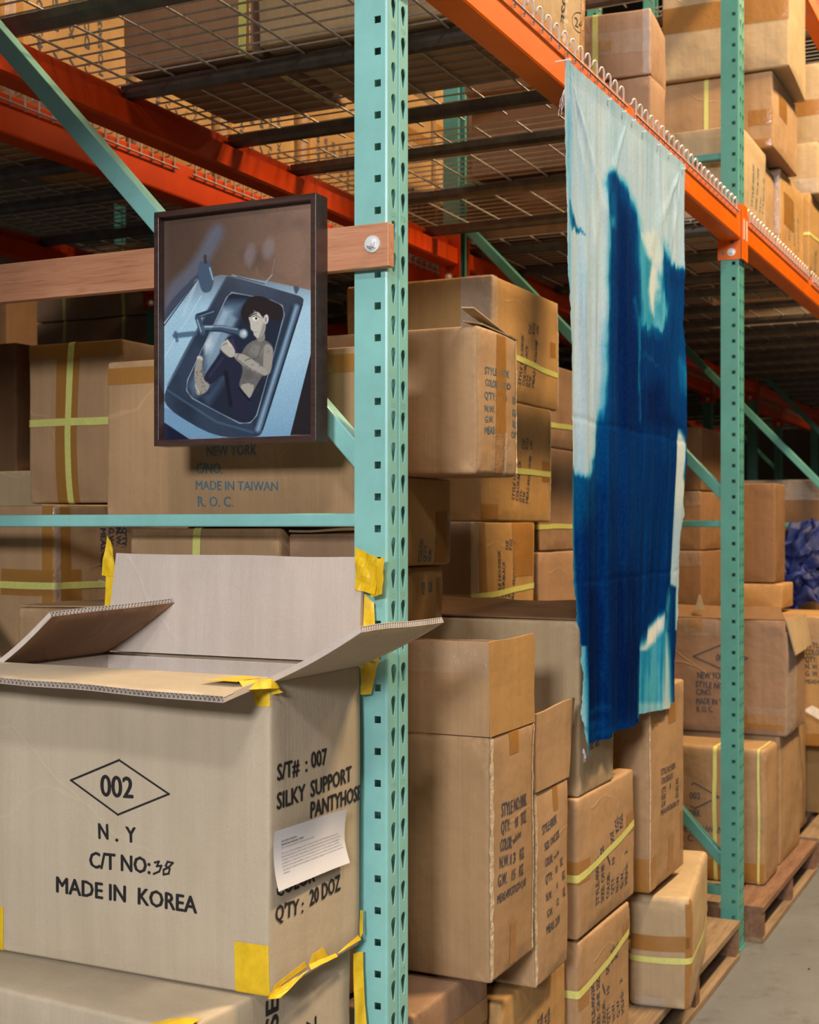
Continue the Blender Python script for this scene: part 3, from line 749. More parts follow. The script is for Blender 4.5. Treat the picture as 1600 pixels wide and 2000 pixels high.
p.poly([(660,1500),(720,1480),(780,1500),(735,1615),(690,1560)], (150, 146, 138), 8); p.line([(735,1615),(655,1520)], (16, 17, 30), 16, 8)
p.poly([(850,1175),(912,1200),(918,1260),(900,1400),(868,1425),(838,1390),(840,1290)], skin, 6)
p.poly([(615,1250),(700,1262),(860,1375),(880,1420),(840,1430),(740,1385),(620,1300)], (150, 146, 138), 6)
p.line([(625,1290),(740,1375),(840,1425)], (90, 86, 82), 8, 8, .8); p.line([(700,1310),(740,1295)], (60,56,54), 5, 4); p.line([(655,1255),(640,1290)], (60,56,54), 4, 4)
p.poly([(512,1190),(560,1148),(600,1185),(630,1245),(610,1290),(560,1280),(520,1240)], (168, 163, 153), 5)
for k in range(4): p.line([(520+k*16,1200-k*6),(545+k*14,1180-k*6)], (96, 92, 88), 4, 4, .8)
p.line([(565,1155),(590,1200)], (186, 180, 170), 14, 6); p.line([(512,1235),(570,1285)], (40,40,48), 12, 8, .8)
p.poly([(780,1120),(850,1090),(858,1155),(800,1175)], (124, 121, 116), 6)
p.poly([(722,970),(780,930),(842,955),(862,1000),(858,1070),(845,1110),(798,1142),(768,1118),(764,1088),(744,1074),(740,1020)], (176, 173, 164), 5)
p.poly([(842,1020),(862,1020),(852,1105),(800,1142),(820,1090)], (128, 126, 122), 12, .8); p.line([(764,1090),(790,1094)], (130,118,112), 4, 4)
p.ell(862, 992, 19, 38, (196, 192, 182), .3); p.ell(860, 998, 9, 22, (120,114,108), .6, .8)
p.poly([(668,930),(690,880),(738,820),(830,815),(900,850),(985,888),(998,960),(985,1010),(890,1000),(880,955),(850,960),(842,1000),(800,925),(720,975),(735,1040),(700,1030),(672,985)], (34, 26, 28), 6)
p.line([(770,930),(845,985)], (190,188,178), 7, 5, .6)
p.ell(782, 988, 22, 17, (226, 226, 220), .3); p.ell(786, 988, 10, 11, (70, 60, 54), .4); p.ell(787, 988, 5, 6, (10, 10, 10), .4); p.line([(762,976),(790,966),(806,980)], (20,16,16), 5, 4)
p.line([(736,975),(760,958),(790,950)], (30, 24, 24), 8, 5)
rs_ = np.random.RandomState(9)
for k in range(46):
    a, b = (rs_.uniform(680, 910), rs_.uniform(1170, 1560)) if k % 2 else (rs_.uniform(320, 400), rs_.uniform(1380, 1570))
    p.ell(a, b, rs_.uniform(3, 9), rs_.uniform(3, 9), (78, 74, 72), 1, .5)
p.c *= 1.06*(1+(fn_-.5)*.12)[..., None]
nverts = np.stack([np.full(U.size, XP), U.ravel(), V.ravel()], 1)
idx = np.arange(nu*nv).reshape(nv, nu)
quads = np.stack([idx[:-1, :-1], idx[:-1, 1:], idx[1:, 1:], idx[1:, :-1]], -1).reshape(-1, 4)
def npmesh(name, vs, fs):
    me = bpy.data.meshes.new(name); me.vertices.add(len(vs)); me.vertices.foreach_set('co', np.asarray(vs, np.float32).ravel())
    me.loops.add(fs.size); me.loops.foreach_set('vertex_index', fs.ravel().astype(np.int32)); me.polygons.add(len(fs))
    me.polygons.foreach_set('loop_start', np.arange(0, fs.size, 4, dtype=np.int32)); me.update(); me.validate(); return me
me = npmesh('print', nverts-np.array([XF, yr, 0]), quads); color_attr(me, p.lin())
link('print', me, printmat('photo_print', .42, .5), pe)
# ---------------------------------------------------------------- hanging cyanotype cloth
CP = .950
def wpt(px, py, c=CP): x = at_y(px, c); return x, zr(py, x, c)
def curve(pts):
    W_ = [wpt(*q) for q in pts]; z = np.array([w_[1] for w_ in W_])[::-1]; x = np.array([w_[0] for w_ in W_])[::-1]; return z, x
zl, xl = curve([(1100,112),(1100,200),(1103,330),(1106,420),(1107,520),(1111,600),(1114,680),(1116,790),(1118,900),(1118,1000),(1119,1060),(1123,1140),(1127,1200),(1130,1260),(1131,1330),(1131,1400),(1135,1450),(1137,1477)])
zr_, xr_ = curve([(1335,322),(1333,420),(1333,520),(1330,620),(1333,710),(1341,770),(1340,845),(1343,900),(1340,960),(1345,1005),(1341,1050),(1339,1120),(1337,1200),(1333,1260),(1330,1320),(1331,1372)])
tp = [(1100,112),(1130,140),(1165,170),(1205,205),(1222,220),(1240,236),(1275,268),(1310,300),(1335,322)]
bt = [(1131,1477),(1139,1474),(1141,1455),(1160,1450),(1190,1438),(1191,1432),(1225,1421),(1252,1411),(1254,1397),(1285,1391),(1322,1384),(1324,1373),(1335,1371)]
tx = np.array([wpt(*q)[0] for q in tp]); tz = np.array([wpt(*q)[1] for q in tp]); bx_ = np.array([wpt(*q)[0] for q in bt]); bz = np.array([wpt(*q)[1] for q in bt])
nu, nv = 230, 340
s_, t_ = np.meshgrid(np.linspace(0, 1, nu), np.linspace(0, 1, nv))
xa, xb_ = tx[0], tx[-1]
X = xa+(xb_-xa)*s_
for it in range(3):
    ztop = np.interp(X, tx, tz); zbot = np.interp(X, bx_, bz); Z = ztop+(zbot-ztop)*t_
    XL = np.interp(Z, zl, xl); XR = np.interp(Z, zr_, xr_); X = XL+(XR-XL)*s_
rg = np.random.RandomState(4); 
edge = (vnoise(Z*0+3, Z, .02, .02, 8)-.5)*.012
X = X+edge*np.clip(1-s_*30, 0, 1)+(vnoise(Z*0+9, Z, .025, .025, 12)-.5)*.014*np.clip(1-(1-s_)*30, 0, 1)
X0c, X1c = wpt(1253, 1300)[0], wpt(1322, 1300)[0]
fold = .006*np.sin((X-xa)*38)*t_+.004*np.sin((X-xa)*83+1)*t_**.5
fold += .026*(1/(1+np.exp(-(X-X0c)/.004)))*np.clip((t_-.55)/.4, 0, 1)                # pleat stepping back at its right third
fold += .018*(1/(1+np.exp(-(X-X1c)/.004)))*np.clip((t_-.5)/.4, 0, 1)
for cx in (1188, 1247, 1293): 
    xc = wpt(cx, 700)[0]; fold -= .004*np.exp(-((X-xc)/.007)**2)*np.clip(t_*3, 0, 1)
for zc in (zr(838, 3.1, CP), zr(1128, 3.1, CP)): fold += .0012*np.exp(-((Z-zc+.002*np.sin(X*20))/.006)**2)
# drag folds fanning from the pins at the top
for pxp, a0 in ((1103, 1.35), (1103, .8), (1103, 1.1), (1225, 2.2), (1330, 2.4), (1330, 2.0)):
    xp, zp = wpt(pxp, {1103: 120, 1225: 222, 1330: 322}[pxp]); dx, dz = X-xp, zp-Z; rr = np.hypot(dx, dz); aa = np.arctan2(dz, dx)
    fold -= .006*np.exp(-((aa-a0)/.07)**2)*np.clip(rr*9, 0, 1)*np.exp(-rr*3.2)
fold += (vnoise(X, Z, .05, .6, 21)-.5)*.010*np.clip(t_*4, 0, 1)
Yc = CP+fold*1.0-.004
Yc = np.minimum(Yc, .968)+0*fold
DP = VC*X+VS*CP; CX = PX0+F*(VS*X-VC*CP)/DP; CY = PY0-F*(Z-HC)/DP; 
wob = (vnoise(CX, CY, 30, 60, 31)-.5); stk = vnoise(CX, CY, 3.2, 150, 41, 3)-.5; stk2 = vnoise(CX, CY, 9, 260, 43, 3)-.5
soft = vnoise(CX, CY, 60, 90, 47)-.5
p = Paint(CX+wob*10+stk*3, CY+wob*24+stk*30, (158, 186, 210))
p.c += (stk*34)[..., None]+(soft*26)[..., None]
p.mixm(np.clip(soft*3+.1, 0, 1)*.5, (136, 174, 194)); p.mixm(np.clip(-stk2*4, 0, 1)*.35, (188, 202, 204))
p.mixm(sm(abs(CX-1108)-6, 10)*np.clip(stk*3+.6, 0, 1)*.7, (112, 160, 190))
p.poly([(1112,400),(1116,420),(1124,440),(1136,462),(1124,452),(1114,446)], (24, 100, 152), 5)
main = [(1196,328),(1214,358),(1230,392),(1241,425),(1247,470),(1248,560),(1252,640),(1290,640),(1300,600),(1291,560),(1290,510),(1294,486),(1302,505),(1312,516),(1350,526),(1350,1600),(1100,1600),(1100,926),(1121,920),(1133,930),(1146,945),(1153,922),(1164,870),(1177,792),(1180,708),(1184,624),(1187,540),(1186,440),(1184,380),(1185,349)]
p.poly(main, (44, 138, 186), 22, .75); p.poly(main, (6, 84, 146), 7)
m = sm(sdpoly(p.X, p.Y, main), 7); dd = sdpoly(p.X, p.Y, main)
p.mixm(m*sm(dd+16, 26)*.8, (4, 56, 118)); 
p.mixm(m*sm(sdpoly(p.X, p.Y, [(1210,400),(1232,430),(1240,560),(1244,700),(1242,840),(1205,830),(1196,700),(1202,560),(1205,450)]), 22)*.62, (2, 34, 92))
p.mixm(m*sm(sdpoly(p.X, p.Y, [(1250,760),(1290,740),(1322,780),(1325,836),(1250,830)]), 30)*.7, (2, 30, 84))
p.mixm(m*sm(sdpoly(p.X, p.Y, [(1130,1010),(1200,960),(1260,1100),(1250,1400),(1140,1400),(1132,1200)]), 60)*.55, (2, 36, 92))
p.mixm(m*sm(sdpoly(p.X, p.Y, [(1136,1150),(1165,1150),(1170,1400),(1140,1400)]), 20)*.6, (0, 22, 66)); p.mixm(m*sm(sdpoly(p.X, p.Y, [(1200,1120),(1250,1130),(1252,1400),(1205,1400)]), 30)*.6, (2, 24, 72))
p.mixm(m*sm(sdpoly(p.X, p.Y, [(1112,926),(1160,930),(1150,1000),(1120,1040)]), 36)*.75, (22, 110, 156))
p.mixm(m*sm(sdpoly(p.X, p.Y, [(1296,560),(1330,560),(1332,820),(1300,800)]), 26)*.5, (8, 92, 158))
p.poly([(1248,470),(1290,470),(1292,600),(1275,650),(1250,640)], (60, 138, 168), 26, .7); p.poly([(1250,450),(1286,450),(1291,500),(1288,535),(1278,520),(1262,500)], (176, 196, 206), 10)
p.poly([(1272,500),(1284,530),(1284,560),(1278,590),(1276,618),(1270,618),(1264,590),(1264,560),(1270,535)], (190, 202, 208), 8)
p.poly([(1190,360),(1200,385),(1206,430),(1196,440),(1188,400)], (24, 110, 164), 12, .8); p.ell(1195, 438, 5, 10, (120, 170, 190), 1, .6)
st = np.clip(stk*4-.25, 0, 1); p.mixm(m*st*.16, (60, 140, 190)); p.mixm(m*np.clip(-stk2*4, 0, 1)*.3, (0, 30, 80))
p.line([(1247,620),(1247,820)], (56, 150, 178), 2.2, 3, .8); p.line([(1236,590),(1243,640),(1246,680)], (40, 140, 180), 3, 5, .6); p.line([(1304,850),(1307,1100)], (30, 110, 164), 2, 4, .6); p.line([(1175,980),(1176,1330)], (16, 80, 140), 3, 5, .5)
p.line([(1255,698),(1280,712)], (40, 120, 170), 4, 8, .6); p.poly([(1324,700),(1342,740),(1342,790),(1332,770)], (70,150,196), 12, .7)
pale = [(1326,838),(1333,868),(1335,920),(1340,975),(1350,990),(1350,1240),(1333,1230),(1334,1150),(1322,1142),(1323,1050),(1321,960),(1322,890),(1324,850)]
p.X, p.Y = CX+stk*4, CY+wob*10
p.poly(pale, (186, 200, 200), 5); p.mixm(sm(sdpoly(p.X, p.Y, pale), 5)*np.clip((CY-960)/60, 0, 1)*.6, (138, 172, 196)); p.line([(1336,880),(1334,930),(1342,980)], (20, 96, 150), 5, 4, .9)
lp = [(1303,1193),(1309,1206),(1315,1214),(1321,1290),(1326,1400),(1250,1400),(1252,1307),(1259,1275),(1271,1235),(1288,1214)]
p.poly(lp, (70, 146, 186), 12); p.mixm(sm(sdpoly(p.X, p.Y, lp), 6)*np.clip(stk*3+soft*3+.35, 0, 1)*.7, (128, 178, 196))
p.poly([(1263,1272),(1279,1228),(1296,1207),(1304,1197),(1302,1225),(1292,1248),(1276,1268)], (208, 214, 210), 10)
p.mixm(sm(sdpoly(p.X, p.Y, [(1316,1240),(1321,1290),(1324,1390),(1306,1390),(1312,1300)]), 10)*.7, (184, 200, 200)); p.mixm(sm(sdpoly(p.X, p.Y, lp), 4)*np.clip((CY-1368)/10, 0, 1)*.5, (176, 196, 198))
p.poly([(1318,1150),(1322,1170),(1318,1230),(1314,1190)], (110, 168, 196), 6, .8)
p.poly([(1128,1262),(1134,1262),(1136,1330),(1137,1480),(1128,1480)], (118, 168, 186), 4)
p.mixm(sm(CX-1119-(CY-900)*.03, 3)*np.clip((CY-540)/200, 0, 1)*.5, (170, 190, 196))
for a, b, w_ in (((1140,1425),(1170,1412), 8), ((1160,1440),(1188,1425), 6), ((1150,1390),(1178,1380), 8)): p.line([a, b], (30, 96, 150), w_, 14, .6)
# hem along the top and folded edge lines
hem = np.abs(Z-(np.interp(X, tx, tz)-.035)); p.mixm(sm(hem-.001, .003)*.25, (120, 140, 150)); p.mixm(sm((np.interp(X, tx, tz)-Z)-.030, .012)*.45, (138, 164, 182))
blue = np.clip((150-p.c[..., 0])/150, 0, 1); p.c *= (1-.27*blue)[..., None]*np.array([.22, .98, 1.12])**blue[..., None]; p.c += (np.random.RandomState(2).rand(*CX.shape)-.5)[..., None]*10
ce = empty('hanging_cloth', (xa, CP, HC), 0, 'long blue and white dyed cloth hanging from the orange beam', 'cloth')
idx = np.arange(nu*nv).reshape(nv, nu); quads = np.stack([idx[1:, :-1], idx[1:, 1:], idx[:-1, 1:], idx[:-1, :-1]], -1).reshape(-1, 4)
me = npmesh('fabric', np.stack([X.ravel()-xa, Yc.ravel()-CP, Z.ravel()-HC], 1), quads); me.shade_smooth(); color_attr(me, p.lin())
link('fabric', me, printmat('dyed_cotton', .95, .02, bmp=.25), ce)
# pins and loose threads
rg = random.Random(3)
for q in ((1103,118),(1184,195),(1213,219),(1232,236),(1252,258),(1282,284),(1303,302),(1330,330)):
    mb = MB(); x, z = wpt(*q); mb.tube([(x-xa, -.011, z-HC), (x-xa, .020, z-HC)], .0016, 6); mb.tube([(x-xa, -.013, z-HC), (x-xa, -.011, z-HC)], .0034, 10)
    mb.build('fixing_pin', M['chrome'], ce)
mb = MB()
for q, n_, d_ in (((1099,175), 4, (-.012, -.05)), ((1136,1462), 5, (.004, -.02)), ((1336,352), 2, (.02, -.004))):
    x, z = wpt(*q)
    for k in range(n_):
        pt = Vector((x-xa, -.004, z-HC)); P_ = [pt.copy()]
        for j in range(5): pt = pt+Vector((d_[0]/3+rg.uniform(-.004,.004), rg.uniform(-.002,.002), d_[1]/5+rg.uniform(-.005,.003))); P_.append(pt)
        mb.tube(P_, .0005, 3)
o = mb.build('loose_thread', M['white'], ce); o['kind'] = 'stuff'

# ---------------------------------------------------------------- the open export carton in front
kx, ky = 1.648, 1.02; kz0, kz1 = HC-.663, HC-.215
K = Box('open_carton', 'large open beige carton lettered 002 MADE IN KOREA, in front', kx, ky, kz0, .272, .502, kz1-kz0, mat='beige', rad=.006, amp=.0022, bulge=.003, open_top=True, cat='box')
K.body.data.materials.append(M['inner']); K.body.modifiers['s'].material_offset = 1; K.body.modifiers['s'].thickness = .007
H_ = K.H
def flute_flap(bx, A, B, a, b, t, bow, inner, outer, side=1, name='flap', pitch=.0072, nv=8, wob=.003):
    """double-faced corrugated flap hinged on A-B with free edge A+a, B+b; zigzag medium shows on the free edge"""
    A, B, a, b = map(Vector, (A, B, a, b)); nm = ((B-A).cross(a)).normalized()*side
    def fn(u, v): return A.lerp(B, u)+a.lerp(b, u)*v+nm*(bow*v*v)+noise.noise_vector((A.lerp(B, u)+a*v)*7+bx.sd)*wob*v
    mb = MB()
    for sg, mi in ((1, 0), (-1, 1)):
        mb.grid(lambda u, v: fn(u, v)+nm*(sg*t/2), 14, nv, mi); mb.grid(lambda u, v: fn(u, v)+nm*(sg*(t/2-.0008)), 14, nv, mi)
        for v0 in (1,):
            vs = []
            for i in range(15): vs += [fn(i/14, 1)+nm*(sg*t/2), fn(i/14, 1)+nm*(sg*(t/2-.0008))]
            mb.add(vs, [(2*i, 2*i+2, 2*i+3, 2*i+1) for i in range(14)], mi)
    for u in (0, 1):
        vs = []
        for j in range(nv+1): vs += [fn(u, j/nv)+nm*t/2, fn(u, j/nv)-nm*t/2]
        mb.add(vs, [(2*j, 2*j+2, 2*j+3, 2*j+1) for j in range(nv)], 0)
    o = mb.build(name, [inner, outer], bx.e)
    fl = MB(); n = int((B-A).length/pitch); vs = []; w_ = .0009
    for i in range(2*n+1):
        u = i/(2*n); hgt = (t/2-.0008)*(1 if i % 2 else -1)
        for v in (.80, .90, .999): vs.append(fn(u, v)+nm*hgt)
    fs = [(3*i+k, 3*i+3+k, 3*i+4+k, 3*i+1+k) for i in range(2*n) for k in (0, 1)]
    me = bpy.data.meshes.new('corrugation'); me.from_pydata([tuple(v) for v in vs], [], fs)
    c = link('corrugation', me, M['inner'], o); md = c.modifiers.new('s', 'SOLIDIFY'); md.thickness = w_
    return o
Lk, Wk = K.L, K.W
flute_flap(K, (0,0,H_), (0,Wk,H_), (-.122,-.004,-.010), (-.122,.004,-.001), .0088, .004, M['inner'], M['beige'], -1)
flute_flap(K, (0,0,H_), (Lk,0,H_), (0,-.150,.064), (0,-.148,.060), .0085, .014, M['inner'], M['beige'], -1)
flute_flap(K, (0,Wk,H_), (Lk,Wk,H_), (0,-.116,.070), (.0,-.146,.082), .0085, .012, M['inner'], M['rosy'], -1)
flute_flap(K, (Lk,0,H_), (Lk,Wk,H_), (.008,0,.168), (.014,-.012,.170), .0085, -.003, M['inner'], M['beige'], -1)
# crease lines on the left flap
K.text('F', [('002', (202,1554), (264,1558), 40, .03), ('N', (196,1637), (214,1639), 29), ('.', (229,1643), (233,1643), 30), ('Y', (249,1644), (268,1646), 29),
             ('C/T NO:', (178,1692), (296,1706), 30), ('MADE IN', (113,1740), (248,1760), 30), ('KOREA', (273,1764), (387,1782), 31)], 'blackink', .038)
K.lines('F', [[(143,1524), (237,1484), (333,1549), (234,1591)]], .0030)
K.lines('F', [[(305,1684), (313,1682), (309,1691), (318,1690), (314,1701), (303,1706)]], .0030, closed=False, name='handwritten_number')
K.lines('F', [[(340,1684), (330,1682), (326,1690), (334,1696), (332,1705), (322,1707), (322,1698), (333,1692), (340,1684)]], .0030, closed=False, name='handwritten_number')
K.text('A', [('S/T#', (540,1526), (581,1512), 31), (':', (593,1508), (596,1507), 30), ('007', (604,1501), (634,1492), 31), ('SILKY', (540,1581), (592,1562), 31), ('SUPPORT', (603,1557), (683,1525), 31),
             ('PANTYHOSE', (603,1598), (704,1562), 31), ('COLOR', (541,1753), (612,1722), 30), ("Q'TY :", (539,1801), (590,1783), 30), ('20 DOZ', (603,1770), (662,1737), 30)], 'blackink', .038)
# yellow tape pieces
def ribbon(parent, pts, w, up, mat='ytape', name='yellow_tape', n=1):
    "strip along pts with half-width vector list/vector up"
    mb = MB(); vs = []
    for i, p in enumerate(pts):
        u = Vector(up[i]) if isinstance(up, list) else Vector(up)
        vs += [Vector(p)-u*w/2, Vector(p)+u*w/2]
    mb.add(vs, [(2*i, 2*i+2, 2*i+3, 2*i+1) for i in range(len(pts)-1)])
    o = mb.build(name, M[mat], parent); md = o.modifiers.new('s', 'SOLIDIFY'); md.thickness = .0004; return o
o = K.patch('F', 1-.115, 0, 1, .165, 'ytape', .0010, 'yellow_tape'); K.patch('F', 1-.052, .915, 1, 1, 'ytape', .0011, 'yellow_tape')
K.patch('F', 0, 0, .032, .155, 'ytape', .001, 'yellow_tape'); K.patch('F', 0, .93, .03, 1, 'ytape', .001, 'yellow_tape')
def crumple(parent, P, seed, amp=.004, nu=7, nv=5, mat='ytape', name='yellow_tape', t=.0004):
    P = [Vector(q) for q in P]; nm = (P[1]-P[0]).cross(P[3]-P[0]).normalized(); mb = MB()
    def fn(u, v):
        p = (P[0]*(1-u)+P[1]*u)*(1-v)+(P[3]*(1-u)+P[2]*u)*v
        return p+nm*(noise.noise(p*60+Vector((seed,0,0)))*amp)+noise.noise_vector(p*45+Vector((0,seed,0)))*amp*.5
    mb.grid(fn, nu, nv); o = mb.build(name, M[mat], parent); md = o.modifiers.new('s', 'SOLIDIFY'); md.thickness = t; return o
def KP(px, py, o=.006): return plane_pt(px, py, ky-o)-Vector((kx, ky, kz0))
def plane_pt(px, py, y, x=None): return Vector((at_y(px, y), y, zr(py, at_y(px, y), y)))
crumple(K.e, [KP(524,1951), KP(548,1949,.012), KP(604,1893,.012), KP(530,1938)], 1, .002)
crumple(K.e, [KP(603,1884), KP(608,1894,.012), KP(660,1868,.010), KP(655,1862)], 2, .0015)
crumple(K.e, [KP(604,1884,.001), KP(640,1868,.001), KP(632,1850,.001), KP(612,1862,.001)], 3, .0008)
crumple(K.e, [KP(657,1864), KP(664,1860,.008), KP(706,1834,.008), KP(700,1826)], 4, .0015); crumple(K.e, [KP(702,1838,.003), KP(709,1822,.006), KP(710,1778,.003), KP(704,1778,.002)], 5, .0012)
crumple(K.e, [KP(533,1936,.001), KP(600,1888,.001), KP(596,1878,.001), KP(536,1925,.001)], 15, .0008)
crumple(K.e, [(-.070,.006,H_+.006), (.002,-.004,H_+.002), (.004,-.012,H_-.012), (-.070,-.002,H_-.006)], 6, .002)
crumple(K.e, [(-.005,.045,H_-.002), (-.004,-.001,H_-.002), (.012,-.014,H_-.018), (-.004,.020,H_-.026)], 7, .003)
crumple(K.e, [(-.072,.008,H_+.0052), (-.02,.0,H_+.0062), (-.02,.03,H_+.0065), (-.07,.065,H_+.003)], 8, .001)
yt = .012
crumple(K.e, [(Lk+.004,-.001,H_+.01), (Lk+.004,-.030,H_+.0), (Lk+.012,-.018,H_+.095), (Lk+.010,-.001,H_+.11)], 9, .004)
crumple(K.e, [(Lk+.002,.012,H_+.118), (Lk-.004,-.028,H_+.108), (Lk-.004,-.034,H_+.165), (Lk+.006,.014,H_+.185)], 10, .006)
crumple(K.e, [(Lk+.000,-.020,H_+.106), (Lk-.006,-.042,H_+.112), (Lk-.006,-.045,H_+.168), (Lk+.000,-.016,H_+.160)], 14, .004)
crumple(K.e, [(Lk-.002,-.001,H_-.05), (Lk+.010,-.014,H_-.05), (Lk+.010,-.026,H_+.0), (Lk-.002,-.001,H_+.0)], 11, .003)
crumple(K.e, [(Lk+.006,Wk-.012,H_+.0), (Lk+.006,Wk+.014,H_+.0), (Lk+.014,Wk+.010,H_+.16), (Lk+.014,Wk-.010,H_+.14)], 12, .003)
crumple(K.e, [(Lk+.012,Wk-.012,H_+.13), (Lk+.012,Wk+.022,H_+.13), (Lk+.014,Wk+.010,H_+.20), (Lk+.014,Wk+.002,H_+.19)], 13, .004)
# exhibition label
le = empty('paper_label', (kx, ky-.003, HC-.5), 0, 'white printed caption sheet stuck askew on the right side of the Korea carton', 'paper')
LP = [plane_pt(px, py, ky-.006)-le.location for px, py in ((539,1741), (676,1684), (669,1579), (531,1624))]
mb = MB()
def lfn(u, v, o_=0):
    p = (LP[0]*(1-u)+LP[1]*u)*(1-v)+(LP[3]*(1-u)+LP[2]*u)*v
    return p+Vector((0, -.0045*(abs(v-.5)*2)**2-.006*max(0, u-.75)*4*abs(v-.4)-o_, 0))
mb.grid(lfn, 14, 12); o = mb.build('sheet', M['white'], le, smooth=True)
mb = MB()
cap_lines = [('PHUEN WANG', .10, .78, .30, .022, .02), ('Enduring Insanity, 2022', .10, .725, .40, .022, .03), ('3D Computer graphics, Archival inkjet prints', .10, .67, .55, .020, 0),
    ('The series of five still images is derived from the video work, Enduring Insanity, 2022.', .10, .575, .90, .02, 0),
    ('Employing the genres of horror and erotica, Enduring Insanity navigates its fractured tones', .10, .52, .93, .02, 0),
    ('sexuality and inner ruins. Staged within a small apartment kitchen, the internal struggles', .10, .465, .91, .02, 0),
    ('protagonist is contained in various enclosed spaces such as a cabinet, staircase, and sink,', .10, .41, .91, .02, 0),
    ('performs a monologue, waiting for someone to visit. The work oscillates between tenderness and', .10, .355, .94, .02, 0),
    ('absurdity, the seductive and the repulsive, reflecting the longing for connection and the desire for', .10, .30, .96, .02, 0), ('visibility.', .10, .245, .19, .02, 0)]
for t, u0, v0, u1, h, bd in cap_lines:
    vs, fs, gx0, gw = glyphs(t, bd, 1); k = (u1-u0)/gw
    mb.add([lfn(u0+(x-gx0)*k, v0+y*h*1.6, .0007) for x, y in vs], fs)
mb.build('caption_text', M['blueink'], le)

E_ = Box('carton', 'beige carton beneath the open Korea carton, at bottom left', 1.496, 1.062, .16, .42, .58, HC-.666-.16, yaw=-4, mat='beige', amp=.003, bulge=.002)
E_.text('A', [('PANTYHOSE', (541,2330), (541,1945), .030), ('DOZ', (618,2080), (616,1985), .026)], 'blackink', .038)
E_.patch('F', .93, .93, 1, 1, 'ytape', .001, 'yellow_tape'); 
crumple(E_.e, [(.425,-.004,E_.H-.16), (.435,-.02,E_.H-.15), (.432,-.012,E_.H-.01), (.42,-.002,E_.H-.01)], 21, .006); crumple(E_.e, [(-.004,-.002,E_.H+.003), (.04,.0,E_.H+.004), (.02,.04,E_.H+.004), (-.004,.05,E_.H+.003)], 22, .003)

# ---------------------------------------------------------------- cartons in the near bay, right of the green upright
G = dict(mat='tan')
Pb = pbox('open_carton', 'tall carton with upright flaps lettered STYLE NO:100K, right of the nearest upright', 957, .955, 640, 1043, 1440, 1923, mat='tan', open_top=True, W=.40, cat='box', amp=.004)
h, L, W = Pb.H, Pb.L, Pb.W; UP = .172
Pb.sheet([(0,W,h), (0,0,h), (.004,.002,h+UP), (.006,W,h+UP)], mat='tan', bow=.004); Pb.sheet([(0,0,h), (L,0,h), (L,-.006,h+UP), (.006,.0,h+UP)], mat='gold', bow=-.006)
Pb.sheet([(L,0,h), (L,W,h), (L+.002,W,h+UP-.02), (L+.0,.02,h+UP-.015)], mat='tan'); Pb.sheet([(0,W,h), (L,W,h), (L,W+.02,h+UP), (.0,W+.02,h+UP)], mat='tan')
mb = MB(); mb.grid(lambda u, v: Vector((-.0045-.002*u, .20*(1-u)+.0, h+UP*(.66+.34*v))), 6, 3); mb.build('clear_tape', M['cleartape'], Pb.e)
torn_edge(Pb, 'A', .003, .013, 0, 1, 3); torn_edge(Pb, 'A', Pb.L-.010, .008, 0, 1, 5); Pb.patch('A', .42, .02, .56, .19, 'tape'); Pb.patch('A', .40, .9, .60, 1, 'tape')
Pb.text('A', [('STYLE NO:100K', (977,1594), (1026,1571), 26), ('QTY:', (976,1627), (991,1620), 24), ('10', (1001,1617), (1006,1614), 22), ('DOZ', (1013,1611), (1024,1605), 24),
  ('COLOR:', (975,1663), (994,1655), 24), ('white', (996,1649), (1012,1632), 14), ('N.W.', (974,1696), (989,1689), 22), ('13', (992,1688), (1001,1683), 20), ('KGS.', (1009,1680), (1019,1675), 22),
  ('G.W.', (971,1731), (986,1724), 22), ('15', (995,1719), (1001,1716), 20), ('KGS.', (1009,1712), (1018,1707), 22), ('MEAS:49X37X37=2.40', (970,1763), (1024,1729), 16)])
Rb = pbox('open_carton', 'tall narrow carton with raised flap, lettered STYLE ONE SIZE, between two stacks', 1045, .965, 900, 1109, 1548, 1932, mat='tan', amp=.004, open_top=True)
h, L, W = Rb.H, Rb.L, Rb.W
Rb.sheet([(0,0,h), (L,0,h), (L+.03,-.012,h+.115), (.02,-.004,h+.155)][:2]+[(L+.035,.0,h+.165), (.0,-.0,h+.155)], mat='tan', t=.006)
Rb.sheet([(0,W,h), (0,0,h), (-.010,0,h+.05), (-.012,W,h+.05)], mat='tan'); torn_edge(Rb, 'A', .001, .009, 0, 1, 4); Rb.patch('A', .52, .86, .66, 1, 'tape')
Rb.text('A', [('STYLE:4003K', (1058,1629), (1084,1605), 17), ('SIZE: ONE SIZE', (1061,1660), (1088,1633), 15), ('COLOR:', (1062,1693), (1074,1682), 17), ('nude', (1077,1678), (1087,1666), 10), ("Q'TY:", (1063,1726), (1074,1717), 17),
  ('10', (1080,1706), (1084,1702), 14), ('DOZ.', (1090,1694), (1096,1689), 17), ('N.W.', (1064,1759), (1073,1752), 15), ('4', (1082,1737), (1084,1735), 14), ('KGS.', (1095,1721), (1101,1716), 17),
  ('G.W.', (1065,1790), (1074,1783), 14), ('12', (1082,1769), (1086,1765), 14), ('KGS.', (1096,1753), (1101,1749), 17), ('MEAS: 2.09', (1064,1823), (1088,1801), 17)])
Ob = pbox('carton', 'wide pale carton with a flat dark top, behind the two tall open cartons', 1133, .985, 760, 1199, 1213, 1559, mat='pale', amp=.0025, bulge=.001, W=.66, rad=.008)
Ob.sheet([(0,Ob.W,Ob.H+.004), (0,0,Ob.H+.004), (Ob.L-.02,.03,Ob.H+.026), (Ob.L-.02,Ob.W-.1,Ob.H+.030)], mat='dark', t=.004, wob=.01, name='top_flap')
